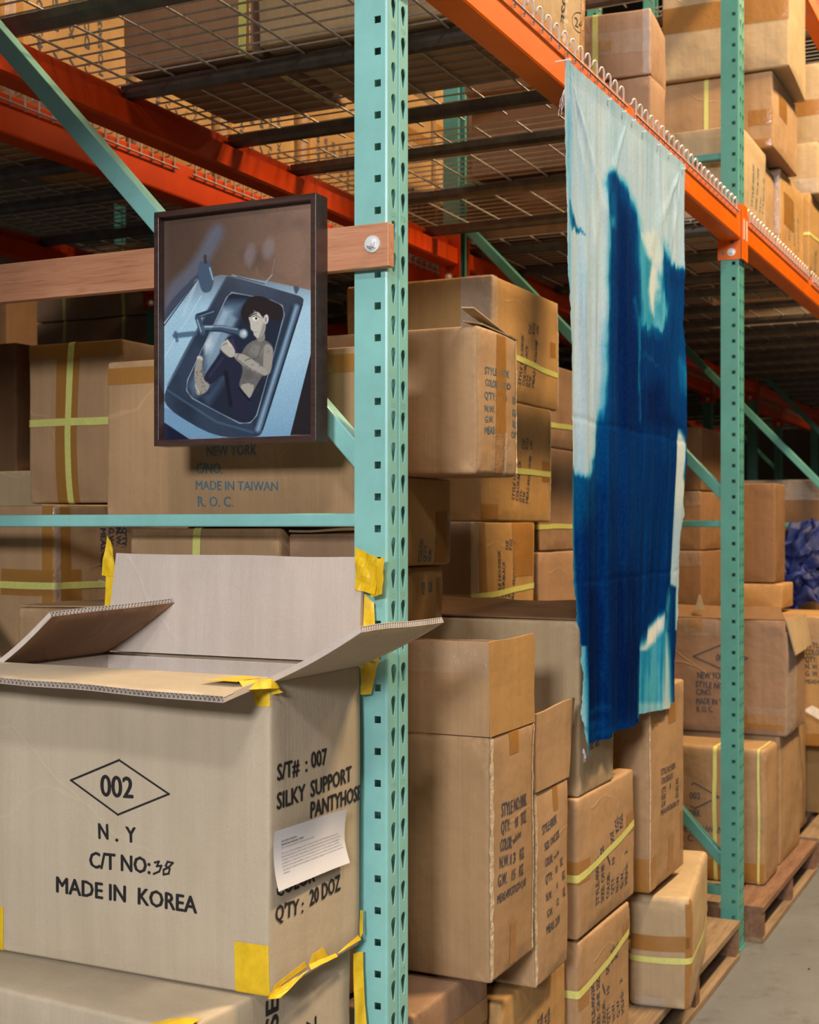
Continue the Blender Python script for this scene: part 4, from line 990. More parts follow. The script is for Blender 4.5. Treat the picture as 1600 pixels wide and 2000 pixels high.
Ob.text('A', [('KGS', (1153,1464), (1159,1461), 11), ('KGS', (1163,1459), (1170,1455), 11)]); Ob.patch('A', .86, .5, .98, 1, 'tape'); Ob.patch('F', .42, .4, .50, 1, 'pale', .0012, 'glued_joint')
rot = [("STYLE:4003K", (1166,1763), (1164,1669), .022), ('SIZE: ONE SIZE', (1176,1757), (1174,1650), .022), ('COLOR:', (1187,1749), (1186,1701), .022), ('/', (1186,1690), (1186,1664), .02), ("Q'TY:", (1196,1740), (1195,1709), .022), ('10', (1195,1684), (1195,1672), .02),
  ('DOZ', (1194,1643), (1193,1620), .024), ('N.W.', (1206,1736), (1205,1705), .022), ('KGS.', (1204,1620), (1203,1592), .026), ('G.W.', (1215,1730), (1214,1698), .022), ('KGS.', (1212,1614), (1212,1587), .026), ('MEAS:', (1224,1723), (1222,1684), .022), ('2', (1221,1666), (1221,1660), .02)]
Tb = pbox('carton', 'strapped carton with sideways ONE SIZE lettering, upper of two under the cloth', 1128, .985, 1060, 1238, 1562, 1838, z0=None, mat='tan', W=.40, amp=.004, bulge=.008)
Tb.text('A', rot); Tb.wrap_h(.44, .017, slope=.10); Tb.patch('A', 0, .4, .18, .56, 'tape'); Tb.patch('A', .82, .52, 1, .68, 'tape'); Tb.patch('F', .7, .4, 1, .56, 'tape')
Ub = pbox('carton', 'strapped carton with sideways ONE SIZE lettering, lower of two at bottom', 1131, .985, 1060, 1229, 1842, 2100, z0=-1.262, mat='tan', W=.40, amp=.004, bulge=.006)
Ub.text('A', [(a, (b[0]-7, b[1]+252), (c[0]-7, c[1]+250), d) for a, b, c, d in rot]); Ub.wrap_h(.66, .017, slope=.12); Ub.patch('A', 0, .56, .16, .7, 'tape'); Ub.patch('A', .84, .74, 1, .88, 'tape')
Vb = pbox('carton', 'tall taped carton standing on a squat one, right below the cloth', 1269, .985, 1197, 1336, 1352, 1746, mat='tan', amp=.003, rad=.007)
Vb.text('A', [('STYLE NO:5003K', (1287,1514), (1316,1500), 12), ('COLOR:BLACK', (1287,1531), (1310,1520), 12), ("Q'TY:", (1288,1549), (1296,1545), 11), ('1', (1304,1541), (1306,1540), 10), ('DOZ', (1317,1533), (1323,1530), 11),
  ('N.W.', (1288,1563), (1296,1559), 11), ('KGS', (1317,1547), (1323,1544), 11), ('G.W.', (1288,1577), (1296,1573), 11), ('KGS', (1317,1560), (1323,1557), 11), ('MEAS:49X36X48 CM', (1287,1593), (1324,1571), 11)])
torn_edge(Vb, 'A', .0, .006, 0, 1, 8); Vb.patch('A', 0, .0, .18, .17, 'tape'); Vb.patch('A', .50, .04, .66, .22, 'tape'); Vb.patch('F', .6, 0, 1, .17, 'tape'); Vb.patch('A', .0, .82, .22, 1, 'tape'); Vb.patch('A', .5, .8, .72, 1, 'tape'); Vb.patch('F', .8, .9, 1, 1, 'tape'); Vb.patch('A', .88, .1, 1, .3, 'tape')
Wb = pbox('carton', 'squat strapped carton with yellowish top, on the pallet beside the aisle', 1350, .90, 1229, 1386, 1756, 1982, yaw=9.5, z0=-1.2615, mat='pale', L=.56, amp=.004, bulge=.008, rad=.014)
Wb.wrap_h(.44, .016); Wb.patch('F', 0, .52, 1, .66, 'tape'); Wb.patch('F', .91, 0, 1, .95, 'tape'); Wb.patch('A', 0, 0, .04, 1, 'tape'); Wb.patch('A', 0, .0, .5, .3, 'cleartape', .002, 'clear_tape'); Wb.patch('F', .1, .0, .6, .1, 'film', .003, 'stretch_film')
Xb = pbox('carton', 'reddish carton cut off at the bottom edge, beneath the STYLE NO:100K carton', 806, 1.02, 700, 950, 1985, 2200, z0=-1.262, mat='rosy', W=.42)
Yb = pbox('carton', 'golden carton lettered KGS at the bottom edge, under the ONE SIZE carton', 978, 1.0, 900, 1105, 1986, 2200, z0=-1.262, z1=-.925, mat='gold', W=.45)
Yb.text('A', [('KGS.', (1056,1998), (1055,1975), .030), ('KGS.', (1071,1992), (1069,1965), .030)]); Xb.patch('A', 0, .75, 1, .85, 'tape')

# stack at the back of the near bay
Mb = Box('carton', 'shadowed carton with faint sideways print, directly under the battered style carton', 2.24, 1.20, HC-.078, .429, .38, .180, mat='gold', amp=.003)
Nb = Box('carton', 'shadowed carton just below the one with faint sideways print', 2.26, 1.215, HC-.205, .40, .355, .124, mat='gold', amp=.003)
Mb.patch('A', .8, .0, 1, .62, 'tape'); Nb.patch('A', .9, 0, 1, .8, 'tape')
Mb.text('A', [('COLOR', (823,1096), (823,1050), .016), ("Q'TY", (832,1096), (832,1062), .016), ('N.W.', (842,1096), (842,1070), .016), ('MEAS', (853,1090), (853,1010), .014)], 'fadeink')
Nb.text('A', [('KGS', (826,1160), (826,1138), .016), ('KGS', (840,1155), (840,1136), .016)], 'fadeink')
Hb = pbox('carton', 'battered carton jutting out with blue STYLE COLOR print and torn corner', 934, 1.03, 625, 1010, 634, 926, mat='tan', amp=.004, bulge=.003, rad=.010)
Hb.sheet([(-.03,-.004,Hb.H+.028), (Hb.L+.004,0,Hb.H-.008), (Hb.L+.0,.03,Hb.H-.004), (-.03,.02,Hb.H+.030)], mat='pale', t=.003, name='torn_flap'); Hb.sheet([(.02,-.001,Hb.H+.004), (Hb.L,-.002,Hb.H-.004), (Hb.L,.04,Hb.H+.0), (.04,.05,Hb.H+.018)], mat='pale', t=.003, name='torn_flap')
Hb.text('A', [('STYLE:4003K', (947,728), (992,738), 14), ('COLOR:', (948,752), (970,757), 14), ('RED', (974,756), (995,760), 11), ("Q'TY:", (946,778), (966,781), 14), ('10', (980,784), (987,785), 13), ('DOZ', (1000,787), (1009,788), 14), ('N.W.', (946,804), (964,806), 13), ('KGS', (1000,811), (1009,813), 14),
  ('G.W.', (946,825), (962,827), 13), ('KGS', (1000,833), (1009,835), 14), ('MEAS:', (946,848), (966,849), 14), ('2', (974,850), (979,850), 12), ('CUFT', (997,853), (1009,854), 12)], 'fadeink')
torn_edge(Hb, 'A', Hb.L-.012, .010, 0, 1, 7); Hb.lines('F', [[(640,720), (700,688)]], .005, 'bluestrap', 'blue_strap', closed=False); Hb.patch('A', .42, .0, .66, .98, 'tape'); Hb.patch('A', .36, .02, .80, .28, 'cleartape', .002, 'clear_tape'); Hb.patch('A', .60, .0, .66, .3, 'film', .004, 'stretch_film')
def colrot(dx, dy, lean): 
    f = lambda x, y: (x+dx+lean*(750-y)/100, y+dy)
    L_ = [("STYLE NO:5003K", (1015,752), (1017,654), .020), ('COLOR:BLACK', (1022,754), (1025,676), .019), ("Q'TY:", (1029,756), (1030,733), .019), ('DZ', (1031,654), (1032,636), .019), ('N.W.', (1035,757), (1036,735), .019), ('KGS', (1038,655), (1039,634), .019), ('MEAS:49X36X48', (1042,758), (1045,668), .019), ('CM', (1046,655), (1047,641), .019)]
    return [(a, f(*b), f(*c), d) for a, b, c, d in L_]
CS = 1.43
Ib = pbox('carton', 'golden carton at the top of the strapped stack behind the jutting one', 961, CS, 760, 1090, 536, 792, z0=.357, mat='gold', W=.45, amp=.004)
Jb = pbox('carton', 'golden carton second in the strapped stack, with brown tape corner', 942, CS, 800, 1076, 790, 1018, z1=.356, z0=.016, mat='gold', W=.45, amp=.004)
Lb = pbox('carton', 'golden film-wrapped strapped carton, third in the stack, above the wide pale carton', 917, CS, 800, 1044, 1018, 1300, z1=.015, z0=-.33, mat='gold', W=.45, amp=.004, shear=(0,0))
Ib.text('A', colrot(0, 0, 4)); Jb.text('A', colrot(-14, 224, 3)); Lb.text('A', colrot(-42, 420, 1))
torn_edge(Ib, 'A', Ib.L-.012, .010, 0, 1, 9); torn_edge(Jb, 'A', Jb.L-.010, .008, 0, 1, 10); Ib.wrap_h(.40, .016, slope=-.05); Jb.wrap_h(.43, .016); Lb.wrap_h(.42, .016, slope=.03); Ib.wrap_v('y', .74, .014); Ib.patch('A', .86, .48, .95, .62, 'tape'); Jb.patch('A', .84, .36, .98, .54, 'tape'); Jb.patch('A', .0, .02, .2, .14, 'tape')
Lb.patch('A', .08, .0, .22, 1, 'tape'); Lb.patch('F', .75, 0, 1, 1, 'film', .003, 'stretch_film'); Lb.patch('A', 0, 0, .1, 1, 'film', .003, 'stretch_film'); Ib.patch('F', .8, 0, 1, 1, 'film', .003, 'stretch_film'); Ib.patch('A', 0, 0, .06, 1, 'film', .003, 'stretch_film'); Lb.patch('A', .62, .55, .97, 1, 'tape')
for k, (a, b, t) in enumerate(((.52, .255, 'at cloth edge, top of the brown column'), (.253, -.075, 'at cloth edge, middle of the brown column'), (-.077, -.42, 'at cloth edge, lowest of the brown column'))):
    q = Box('carton', 'brown carton '+t, 4.0, 1.50, HC+b, .42, .6, a-b, mat='rosy'); q.wrap_h((.27, .24, .45)[k], .016); q.patch('F', 0, (.3,.26,.45)[k], 1, (.5,.42,.62)[k], 'tape'); q.patch('F', .5, .2, .9, .5, 'cleartape', .003, 'clear_tape')
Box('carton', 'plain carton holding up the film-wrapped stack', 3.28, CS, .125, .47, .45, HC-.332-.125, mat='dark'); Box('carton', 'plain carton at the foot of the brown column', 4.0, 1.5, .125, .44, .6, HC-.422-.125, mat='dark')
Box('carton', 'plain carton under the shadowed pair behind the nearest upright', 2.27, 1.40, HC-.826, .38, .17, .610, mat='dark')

# ---------------------------------------------------------------- seen through the upright frame, left
Bb = Box('carton', 'large carton with blue MADE IN TAIWAN R.O.C. print, behind the framed picture', 2.05, 1.08, HC+.003, .165, .545, .305, mat='tan', amp=.003, bulge=.004)
Bb.text('F', [('NEW YORK', (407,890), (503,889), 18), ('C/NO.', (386,924), (437,924), 19), ('MADE IN TAIWAN', (385,956), (543,957), 17), ('R. O. C.', (388,989), (456,989), 19)], 'fadeink'); Bb.patch('F', 0, .86, 1, .96, 'tape')
Ab = pbox('carton', 'carton with crossed yellow straps standing left of the picture', 237, 1.785, 57, 330, 661, 982, x0=2.30, mat='tan', amp=.004, bulge=.012)
Ab.patch('F', .32, 0, .56, 1, 'tape', .001); Ab.wrap_v('y', .535, .016); Ab.wrap_h(.50, .016); Ab.patch('F', 0, .9, 1, 1, 'tape', .0012)
Cb = Box('carton', 'taped carton with sideways MEAS:46X print below the crossed-strap carton', 2.15, 1.833, HC-.36, .50, .45, .404, mat='tan', amp=.003)
Cb.text('A', [("Q'TY:", (236,1030), (236,1068), .017), ('N.W.', (224,1030), (224,1065), .017), ('G.W.', (209,1030), (208,1064), .017), ('MEAS:46X', (193,1031), (192,1106), .017)], 'blueink', .03)
Cb.patch('F', .93, 0, 1, 1, 'tape'); Cb.patch('A', 0, 0, .09, 1, 'tape'); Cb.wrap_h(.60, .014); Cb.patch('F', .7, .55, 1, .68, 'tape', .0011); Cb.patch('A', 0, .5, .15, .68, 'tape', .0011); Cb.patch('A', 0, 0, .03, 1, 'film', .003, 'stretch_film')
Db = Box('carton', 'carton with one green-yellow strap behind the raised rear flap', 2.05, 1.25, HC-.335, .17, .322, .333, mat='tan', amp=.003); Db.wrap_v('y', .53, .016)
Db2 = Box('carton', 'narrow carton between the strapped one and the nearest upright', 2.055, 1.083, HC-.335, .160, .152, .325, mat='rosy', amp=.003)
Db2.sheet([(.02,.02,.328), (.02,.14,.328), (.00,.15,.330), (.00,.0,.331)], mat='pale', t=.004, name='flap')
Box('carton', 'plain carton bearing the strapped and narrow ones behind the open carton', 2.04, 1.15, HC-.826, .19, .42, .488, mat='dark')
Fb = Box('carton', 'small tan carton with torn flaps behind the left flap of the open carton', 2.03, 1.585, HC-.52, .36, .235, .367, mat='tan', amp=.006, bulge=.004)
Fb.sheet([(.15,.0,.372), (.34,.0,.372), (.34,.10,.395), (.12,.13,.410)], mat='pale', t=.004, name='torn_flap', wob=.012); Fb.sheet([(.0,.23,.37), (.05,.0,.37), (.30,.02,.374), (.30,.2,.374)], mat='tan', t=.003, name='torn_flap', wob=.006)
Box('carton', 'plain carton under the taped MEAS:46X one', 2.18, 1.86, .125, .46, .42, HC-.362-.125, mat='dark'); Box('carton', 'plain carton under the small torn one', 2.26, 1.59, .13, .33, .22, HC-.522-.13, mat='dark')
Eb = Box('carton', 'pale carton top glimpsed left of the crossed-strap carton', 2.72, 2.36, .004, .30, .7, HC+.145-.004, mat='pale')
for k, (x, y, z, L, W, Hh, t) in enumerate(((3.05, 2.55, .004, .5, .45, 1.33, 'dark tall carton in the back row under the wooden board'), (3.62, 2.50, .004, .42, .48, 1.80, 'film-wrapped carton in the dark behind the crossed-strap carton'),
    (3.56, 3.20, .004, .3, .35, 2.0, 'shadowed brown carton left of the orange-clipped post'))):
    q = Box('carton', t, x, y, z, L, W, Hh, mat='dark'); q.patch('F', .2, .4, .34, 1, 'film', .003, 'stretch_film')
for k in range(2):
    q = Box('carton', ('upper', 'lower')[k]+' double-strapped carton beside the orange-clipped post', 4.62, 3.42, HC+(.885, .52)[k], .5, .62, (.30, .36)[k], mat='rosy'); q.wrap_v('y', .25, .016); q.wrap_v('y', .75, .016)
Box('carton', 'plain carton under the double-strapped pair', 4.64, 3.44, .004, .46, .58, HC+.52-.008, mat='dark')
# row C across the next aisle
beam(6.53, 9.45, 6.35, ZB, 'distant red beam across the next aisle, at the left edge', mat='orange_shaded'); beam(9.53, 12.0, 6.35, ZB, 'distant red beam across the next aisle, farther', mat='orange_shaded')
frame(9.455, 6.356, 'distant dark upright across the next aisle'); frame(6.45, 6.356, 'distant upright across the next aisle, nearer')
rg = random.Random(11); xx = 7.05
n = 0
for lv, zz in (('on the deck', ZT+.01), ('on the floor', .004)):
    xx = 7.05
    while xx < 11.6:
        L = rg.uniform(.45, .62)
        if not (9.40 < xx+L and xx < 9.58): Box('carton', 'dim carton %s across the next aisle, %s from the left edge' % (lv, ('first','second','third','fourth','fifth','sixth','seventh','eighth','ninth','tenth')[min(9, n % 10)]), xx, 6.42, zz, L-.03, .5, rg.uniform(.5, .8), mat='dark'); n += 1
        xx += L
    n = 0

# ---------------------------------------------------------------- upper shelf, near bay
DZ = ZT+.0115
A1 = Box('carton', 'pale crumpled carton on the front edge of the near deck, marked 24', 2.54, 1.005, DZ, .44, .60, .50, mat='pale', amp=.006)
A1.text('A', [('PANTYHOSE', (1094,-160), (1097,44), .026)], 'blackink'); A1.text('A', [('24', (1122,50), (1137,57), 17)], 'blackink', 0)
cp = [(1130+13*math.cos(a*.35), 43+19*math.sin(a*.35)+4*math.cos(a*.35)) for a in range(18)]; A1.lines('A', [cp], .0016); torn_edge(A1, 'A', .3, .02, 0, .3, 31); A1.patch('F', .93, 0, 1, 1, 'tape'); A1.patch('A', .92, 0, 1, 1, 'tape')
A1b = Box('carton', 'grey-brown carton resting on the wire mesh above the picture', 2.55, 1.63, DZ, .45, .34, .45, mat='rosy', amp=.003); A1b.patch('F', .92, 0, 1, 1, 'tape'); A1b.wrap_v('y', .06, .02)
A1.patch('F', .42, 0, .47, 1, 'strap', .002, 'strap'); A1.patch('F', .52, 0, .58, 1, 'tape')
A1.text('F', [('M', (770,20), (792,24), .03)], 'fadeink', 0)
A3 = pbox('carton', 'strapped taped carton left of the shelf gap, above the cloth', 1274, 1.073, 1100, 1300, 14, 181, yaw=6, x0=3.76, z1=1.462, z0=1.275, mat='rosy', W=.55); A3.wrap_v('y', .29, .017); A3.patch('F', 0, .42, .8, .58, 'tape'); A3.patch('F', .6, .35, 1, .7, 'cleartape', .003, 'clear_tape'); A3.patch('F', .96, 0, 1, 1, 'film', .003, 'stretch_film')
A3b = pbox('carton', 'carton on the deck under the strapped taped one, above the cloth', 1276, 1.073, 1100, 1300, 181, 300, x0=3.76, z1=1.273, z0=1.0465, mat='rosy', W=.55)
A6 = Box('carton', 'cream carton behind the right green post, its side facing the aisle lettered', 4.58, 1.0, DZ, .41, .29, .295, mat='pale', amp=.003)
A6.text('A', [('STYLE:4003K', (1468,405), (1470,322), .02), ('SIZE: ONE SIZE', (1476,412), (1479,330), .02), ('N.W.', (1484,415), (1485,385), .02), ('MEAS', (1490,420), (1492,350), .02)], 'fadeink')
A10 = Box('carton', 'narrow taped carton wedged between two lettered ones on the right shelf', 5.02, 1.02, DZ, .22, .36, .28, mat='tan'); A10.patch('F', .6, 0, 1, 1, 'cleartape', .003, 'clear_tape'); A10.patch('F', .7, .2, 1, 1, 'tape')
A5 = pbox('carton', 'carton with yellow strap, second layer behind the right green post', 1515, .972, 1281, 1557, 142, 310, x0=4.97, z1=1.635, z0=1.362, mat='tan', amp=.003); A5.wrap_v('y', .56, .016); A5.patch('F', 0, 0, 1, .12, 'tape'); A5.patch('F', .8, .3, 1, .5, 'tape'); A5.patch('A', .2, .5, .5, .8, 'tape')
A4 = Box('carton', 'largest top carton banded with brown tape, upper right beside the green post', 4.96, .912, HC+1.64, .46, .455, .44, yaw=3, mat='pale', amp=.003); A4.patch('F', 0, .38, 1, .60, 'tape'); A4.patch('F', .78, .6, .82, 1, 'tape')
A7 = Box('carton', 'lettered carton with shiny tape corner on the right shelf', 5.263, 1.0, DZ, .50, .40, .31, mat='gold', amp=.005)
A7.text('A', [('STYLE NO:5003K', (1541,470), (1538,380), .02), ('COLOR:BLACK', (1550,480), (1548,395), .02), ('MEAS:', (1560,490), (1558,420), .02)], 'fadeink'); A7.patch('A', .1, .35, .45, .75, 'tape'); A7.patch('F', .8, .2, 1, 1, 'film', .003, 'stretch_film'); A7.patch('F', .7, 0, 1, 1, 'tape')
A8b = Box('carton', 'cream carton at the right edge, second layer of the shelf', 5.84, .955, HC+1.385, .5, .55, .215, mat='pale'); A8 = Box('carton', 'cream banded carton at the right edge, top layer of the shelf', 5.86, .95, HC+1.602, .5, .55, .33, mat='pale'); A8.patch('F', 0, .35, 1, .55, 'tape'); A8b.patch('F', 0, 0, 1, .3, 'film', .003, 'stretch_film')
A9 = Box('carton', 'golden carton at right edge standing on the wire deck', 5.80, .985, DZ, .55, .5, .335, mat='gold'); A9.wrap_h(.5, .012); A9.text('A', [('KGS', (1586,560), (1585,520), .03), ('DOZ', (1594,530), (1593,490), .03)], 'fadeink')
# back-row deck cartons, lit amber
xx = 2.06; k = 0; rg = random.Random(5)
o_ = ('first', 'second', 'third', 'fourth', 'fifth', 'sixth', 'seventh', 'eighth', 'ninth', 'tenth', 'eleventh')
while xx < 6.75:
    L = rg.uniform(.38, .50); W_ = .46
    if xx < 4.6 < xx+L+.02 or xx < 4.475 < xx+L: xx = 4.60
    h1 = rg.uniform(.34, .40)
    q = Box('carton', 'amber-lit carton on the back-row deck, %s from the left, lower layer' % o_[k], xx, 2.34, DZ, L, W_, h1, mat='gold')
    q.text('A', []) if False else None
    mbx = MB()
    for j, t in enumerate(("MEAS:49X36X48", "G.W.  KGS", "N.W.  KGS", "Q'TY:  DOZ", "STYLE NO:5003K")):
        vs, fs, gx0, gw = glyphs(t, .02); hh = .019; x_ = L*(.30+.12*j)
        mbx.add([q.S(q.fp('A', x_-y*hh/CAP, .04+(x-gx0)/gw*(h1-.09)), .0012) for x, y in vs], fs)
    mbx.build('printed_text', M['blueink'], q.e)['kind'] = 'stuff'; q.patch('A', .0, 0, .16, 1, 'tape'); q.patch('A', .02, 0, .1, 1, 'film', .003, 'stretch_film')
    q2 = Box('carton', 'amber-lit carton on the back-row deck, %s from the left, upper layer' % o_[k], xx+.01, 2.35, DZ+h1+.003, L-.02, W_, rg.uniform(.3, .4), mat='gold'); q2.patch('A', .0, .4, 1, .55, 'tape')
    if k % 2: q2.wrap_v('x', .4, .016)
    xx += L+.03; k += 1

for k in range(4): Box('carton', 'unseen added carton on the deck beside the camera, %s from its near end' % ('first', 'second', 'third', 'fourth')[k], X0+.12+.6*k, 1.03, DZ, .56, .9, .26, mat='tan', n=4)  # low cartons out of view, added to shade the top of the near brace
# stock closing off the decks farther back
n = 0; ordn = lambda k: ('first','second','third','fourth','fifth','sixth','seventh','eighth','ninth','tenth','eleventh','twelfth','thirteenth','fourteenth','fifteenth','sixteenth','seventeenth','eighteenth','nineteenth','twentieth')[k]
for tag_, xs, y, W_ in (('rear edge of the right bay deck', (4.6, 5.2, 5.8, 6.4), 1.53, .5), ('rear edge of the back-row deck', (4.6, 5.2, 5.8, 6.4), 2.85, .45),
        ('front-row deck beyond the right bay', (7.12, 7.7, 8.3, 8.9, 9.65, 10.25, 10.85, 11.45), 1.05, .95), ('back-row deck beyond the right bay', (7.12, 7.7, 8.3, 8.9, 9.65, 10.25, 10.85, 11.45), 2.36, .95)):
    for k, x in enumerate(xs): Box('carton', 'carton on the %s, %s from the near end' % (tag_, ordn(k)), x, y, DZ, .56, W_, .62+.05*math.sin(x*9+y), mat='dark', n=4)

# ---------------------------------------------------------------- second bay, right
B2 = pbox('carton', 'strapped carton with 002 diamond, standing on the pallet behind the right post', 1497, .979, 1288, 1520, 1466, 1732, x0=4.872, z0=-1.2615, mat='tan', rad=.014, amp=.005, bulge=.008)
B2.lines('F', [[(1311,1553), (1359,1529), (1407,1556), (1360,1579)]], .0045, 'blueink'); B2.text('F', [('002', (1350,1560), (1371,1561), 13), ('NEW YORK', (1312,1593), (1371,1595), 13), ('MADE IN TAIWAN', (1312,1622), (1413,1628), 13), ('R. O. C.', (1314,1640), (1355,1643), 13)])
B2.wrap_v('y', .46, .014); B2.wrap_v('y', .06, .008); B2.patch('F', .0, .02, 1, .16, 'tape')
B1 = pbox('open_carton', 'open carton marked 002 diamond and NEW YORK, standing on the strapped one', 1526, .968, 1335, 1556, 1212, 1440, x0=5.186, z0=-.779, z1=-.346, mat='rosy', L=.42, amp=.005, W=.50)
B1.lines('F', [[(1354,1281), (1408,1259), (1461,1285), (1408,1306)]], .0045, 'blueink'); B1.text('F', [('002', (1399,1290), (1419,1290), 13), ('NEW YORK', (1362,1325), (1422,1327), 13), ('STYLE NO.', (1359,1342), (1417,1346), 12), ('C/NO.', (1360,1358), (1392,1358), 12), ('MADE IN TAIWAN', (1360,1376), (1452,1379), 12), ('R. O. C.', (1361,1391), (1395,1392), 11)], 'blueink', .03)
h = B1.H; B1.sheet([(0,B1.W,h), (0,0,h), (.05,.03,h+.045), (.05,B1.W-.03,h+.045)], mat='dark', t=.005); B1.sheet([(.0,0,h), (B1.L,0,h), (B1.L,-.02,h-.12), (.02,-.035,h-.13)], mat='pale', t=.005)
B1.patch('F', .72, .1, 1, .24, 'cleartape', .003, 'clear_tape'); B1.patch('F', .6, .06, 1, .18, 'tape'); B1.patch('F', .24, .85, .5, 1, 'cleartape', .003, 'clear_tape'); B1.patch('A', 0, .0, .4, .9, 'film', .004, 'stretch_film'); B1.patch('F', .28, .88, .38, 1, 'tape')
B1.sheet([(.0,.30,h+.03), (.0,.34,h+.03), (.005,.325,h+.09), (.005,.32,h+.09)], mat='pale', t=.002, nu=2, nv=3, name='torn_strip')
B5 = Box('carton', 'worn pale carton on the pallet just right of the strapped 002 carton', 5.69, 1.03, .1215, .27, .35, .47, mat='tan', amp=.005); B5.patch('F', .5, 0, 1, .1, 'tape')
B4 = Box('carton', 'carton lettered STYLE COLOR QTY at the right edge', 5.98, .90, HC-.93, .5, .48, .55, mat='gold', amp=.004)
B4.text('F', [('STYLE', (1575,1264), (1607,1265), 11), ('COLOR', (1575,1278), (1607,1279), 11), ('QTY:', (1575,1292), (1597,1293), 11), ('N. W.', (1575,1306), (1600,1307), 10), ('G. W.', (1575,1320), (1600,1321), 10), ('MEAS:49X36', (1574,1335), (1622,1336), 8)], 'blueink', .03); B4.patch('F', 0, .0, 1, .1, 'tape'); B4.patch('F', .4, .8, .9, 1, 'cleartape', .003, 'clear_tape')
B6 = Box('carton', 'orange-lit carton low at the right edge', 6.22, .92, .1215, .26, .55, .325, mat='gold'); 
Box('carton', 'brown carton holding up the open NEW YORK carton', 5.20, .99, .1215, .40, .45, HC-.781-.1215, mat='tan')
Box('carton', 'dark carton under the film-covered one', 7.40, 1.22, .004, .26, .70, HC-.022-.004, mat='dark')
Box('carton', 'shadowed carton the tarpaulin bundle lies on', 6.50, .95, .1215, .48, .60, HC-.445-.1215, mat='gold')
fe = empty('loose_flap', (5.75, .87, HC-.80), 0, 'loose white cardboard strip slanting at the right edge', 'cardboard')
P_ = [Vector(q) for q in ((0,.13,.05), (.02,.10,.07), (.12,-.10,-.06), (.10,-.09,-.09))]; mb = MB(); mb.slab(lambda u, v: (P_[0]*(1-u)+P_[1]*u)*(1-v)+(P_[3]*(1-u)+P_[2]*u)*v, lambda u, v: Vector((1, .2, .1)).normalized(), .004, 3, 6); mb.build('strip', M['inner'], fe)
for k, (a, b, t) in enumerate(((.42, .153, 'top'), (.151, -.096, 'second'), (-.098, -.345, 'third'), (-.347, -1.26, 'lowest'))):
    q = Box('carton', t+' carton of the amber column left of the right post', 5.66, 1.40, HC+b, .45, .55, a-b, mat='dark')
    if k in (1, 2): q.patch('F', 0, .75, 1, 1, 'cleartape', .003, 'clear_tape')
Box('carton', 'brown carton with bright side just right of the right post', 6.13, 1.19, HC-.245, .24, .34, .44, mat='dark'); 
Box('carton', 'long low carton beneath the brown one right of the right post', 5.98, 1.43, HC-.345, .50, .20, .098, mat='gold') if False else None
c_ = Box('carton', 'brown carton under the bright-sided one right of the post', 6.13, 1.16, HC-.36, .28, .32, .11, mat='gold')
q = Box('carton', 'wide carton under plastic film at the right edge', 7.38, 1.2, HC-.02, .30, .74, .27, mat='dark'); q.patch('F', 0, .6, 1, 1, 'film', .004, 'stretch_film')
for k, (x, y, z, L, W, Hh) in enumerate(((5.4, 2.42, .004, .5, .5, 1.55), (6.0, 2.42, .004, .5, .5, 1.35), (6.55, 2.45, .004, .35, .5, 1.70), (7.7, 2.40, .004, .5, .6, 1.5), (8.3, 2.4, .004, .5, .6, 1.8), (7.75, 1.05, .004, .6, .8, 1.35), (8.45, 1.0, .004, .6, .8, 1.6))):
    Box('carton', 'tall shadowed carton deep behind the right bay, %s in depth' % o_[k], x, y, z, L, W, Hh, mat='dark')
# blue tarpaulin bundle
SEED[0] += 1; mb = MB()
def tfn(u, v):
    a = u*2*math.pi; z = v; r = (.30*(1-z)**.35+.02) if z > .0 else .32
    p = Vector((math.cos(a)*r*.9, math.sin(a)*r*1.15, z*.44)); q = noise.noise_vector(p*7+Vector((3,1,4)))*.07+noise.noise_vector(p*19)*.045+noise.noise_vector(p*40)*.02
    rid = abs(noise.noise(p*12+Vector((9,2,1))))*.05; return p+q+p.normalized()*rid
mb.grid(tfn, 110, 60); tp_ = mb.build('tarpaulin_bundle', plain('blue_tarpaulin', S(14,32,92), .6, nscale=14, namt=.6, bmp=.8), None, smooth=True); tp_.scale = (.60, .72, .90)
tp_.location = (6.78, 1.14, HC-.392); tag(tp_, 'crumpled dark blue tarpaulin bundle on the cartons at right edge', 'tarpaulin')

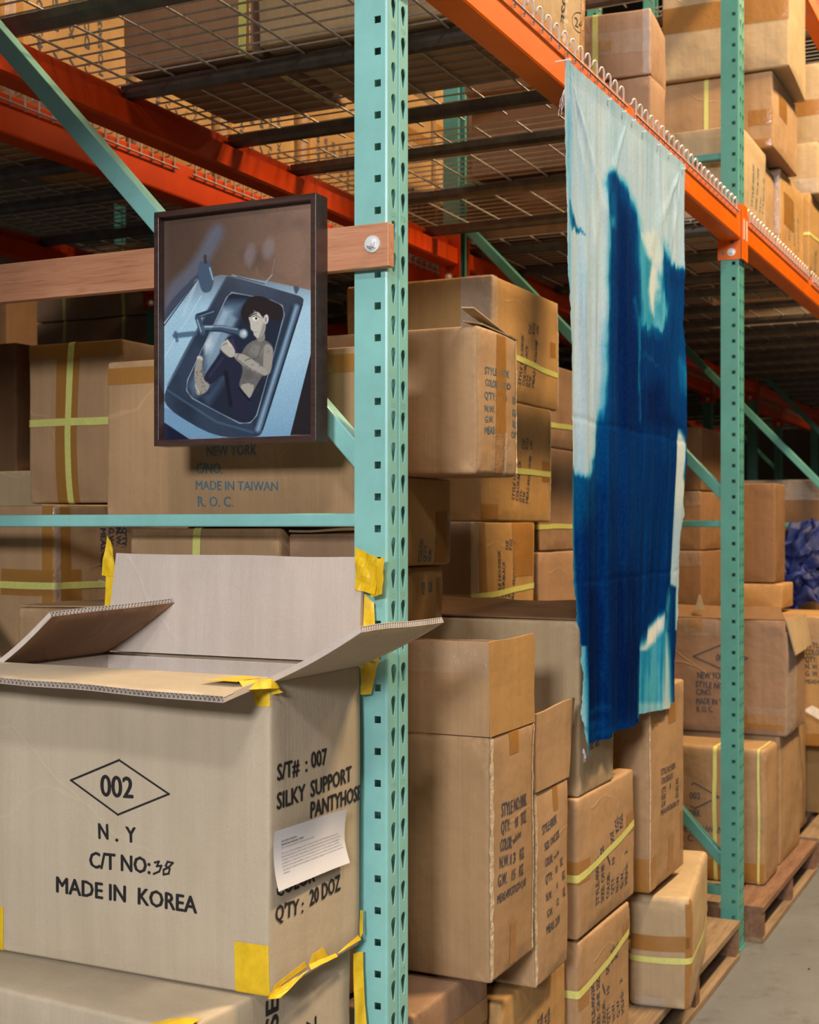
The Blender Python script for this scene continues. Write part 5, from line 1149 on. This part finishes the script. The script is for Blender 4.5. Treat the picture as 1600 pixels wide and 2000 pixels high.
# ---------------------------------------------------------------- pallets and floor bits
def pallet(x, y, label, yaw=0):
    e = empty('pallet', (x, y, 0), math.radians(yaw), label, 'pallet', None); LX, LY = 1.06, 1.0; rg = random.Random(int(x*100))
    for k in range(7):
        y0 = k*(LY-.115)/6; mb = MB(); mb.box((0, y0, .1025), (LX+rg.uniform(-.01,.01), y0+.115, .1205)); o = mb.build('deck_board', M['pallet'] if rg.random() < .7 else M['palletred'], e)
    for k in range(3):
        x0 = k*(LX-.045)/2; mb = MB(); mb.box((x0, 0.004, .0185), (x0+.045, LY-.004, .102)); mb.build('stringer', M['palletred'], e)
    for k in range(3):
        y0 = k*(LY-.10)/2; mb = MB(); mb.box((.0, y0, .001), (LX, y0+.10, .018)); mb.build('bottom_board', M['pallet'], e)
    return e
pallet(2.22, .965, 'wooden pallet under the lettered cartons near the nearest upright'); pallet(3.345, .965, 'wooden pallet whose edge shows left of the foot of the right post')
pallet(4.60, .93, 'wooden pallet under the strapped 002 carton'); pallet(5.72, .90, 'wooden pallet at the right edge, farther down the aisle')
pallet(.84, 1.0, 'wooden pallet under the beige cartons at bottom left')
for x, y in ((2.25, 2.36), (3.4, 2.36), (4.62, 3.4), (5.3, 2.4), (6.45, 2.4), (7.1, .95), (8.2, .95)): pass
mb = MB()
mb.add([(0,0,0),(.09,0,0),(.09,.09,0),(0,.09,0),(.045,.045,.17),(.05,.045,.17),(.05,.05,.17),(.045,.05,.17)], [(3,2,1,0),(4,5,6,7),(0,1,5,4),(1,2,6,5),(2,3,7,6),(3,0,4,7)])
o = mb.build('post_guard', M['orange'], None); o.location = (6.86, .84, 0); tag(o, 'small orange guard at floor level, far right', 'post guard')
rg = random.Random(8); mb = MB()
for k in range(26):
    x, y = rg.uniform(2.6, 7), rg.uniform(-.2, .85); r = rg.uniform(.002, .006); mb.tube([(x, y, .0005), (x+r, y+r*.4, .0015)], r, 5)
o = mb.build('floor_debris', M['black']); tag(o, 'tiny dark scraps scattered on the concrete aisle floor', 'debris', kind='stuff')
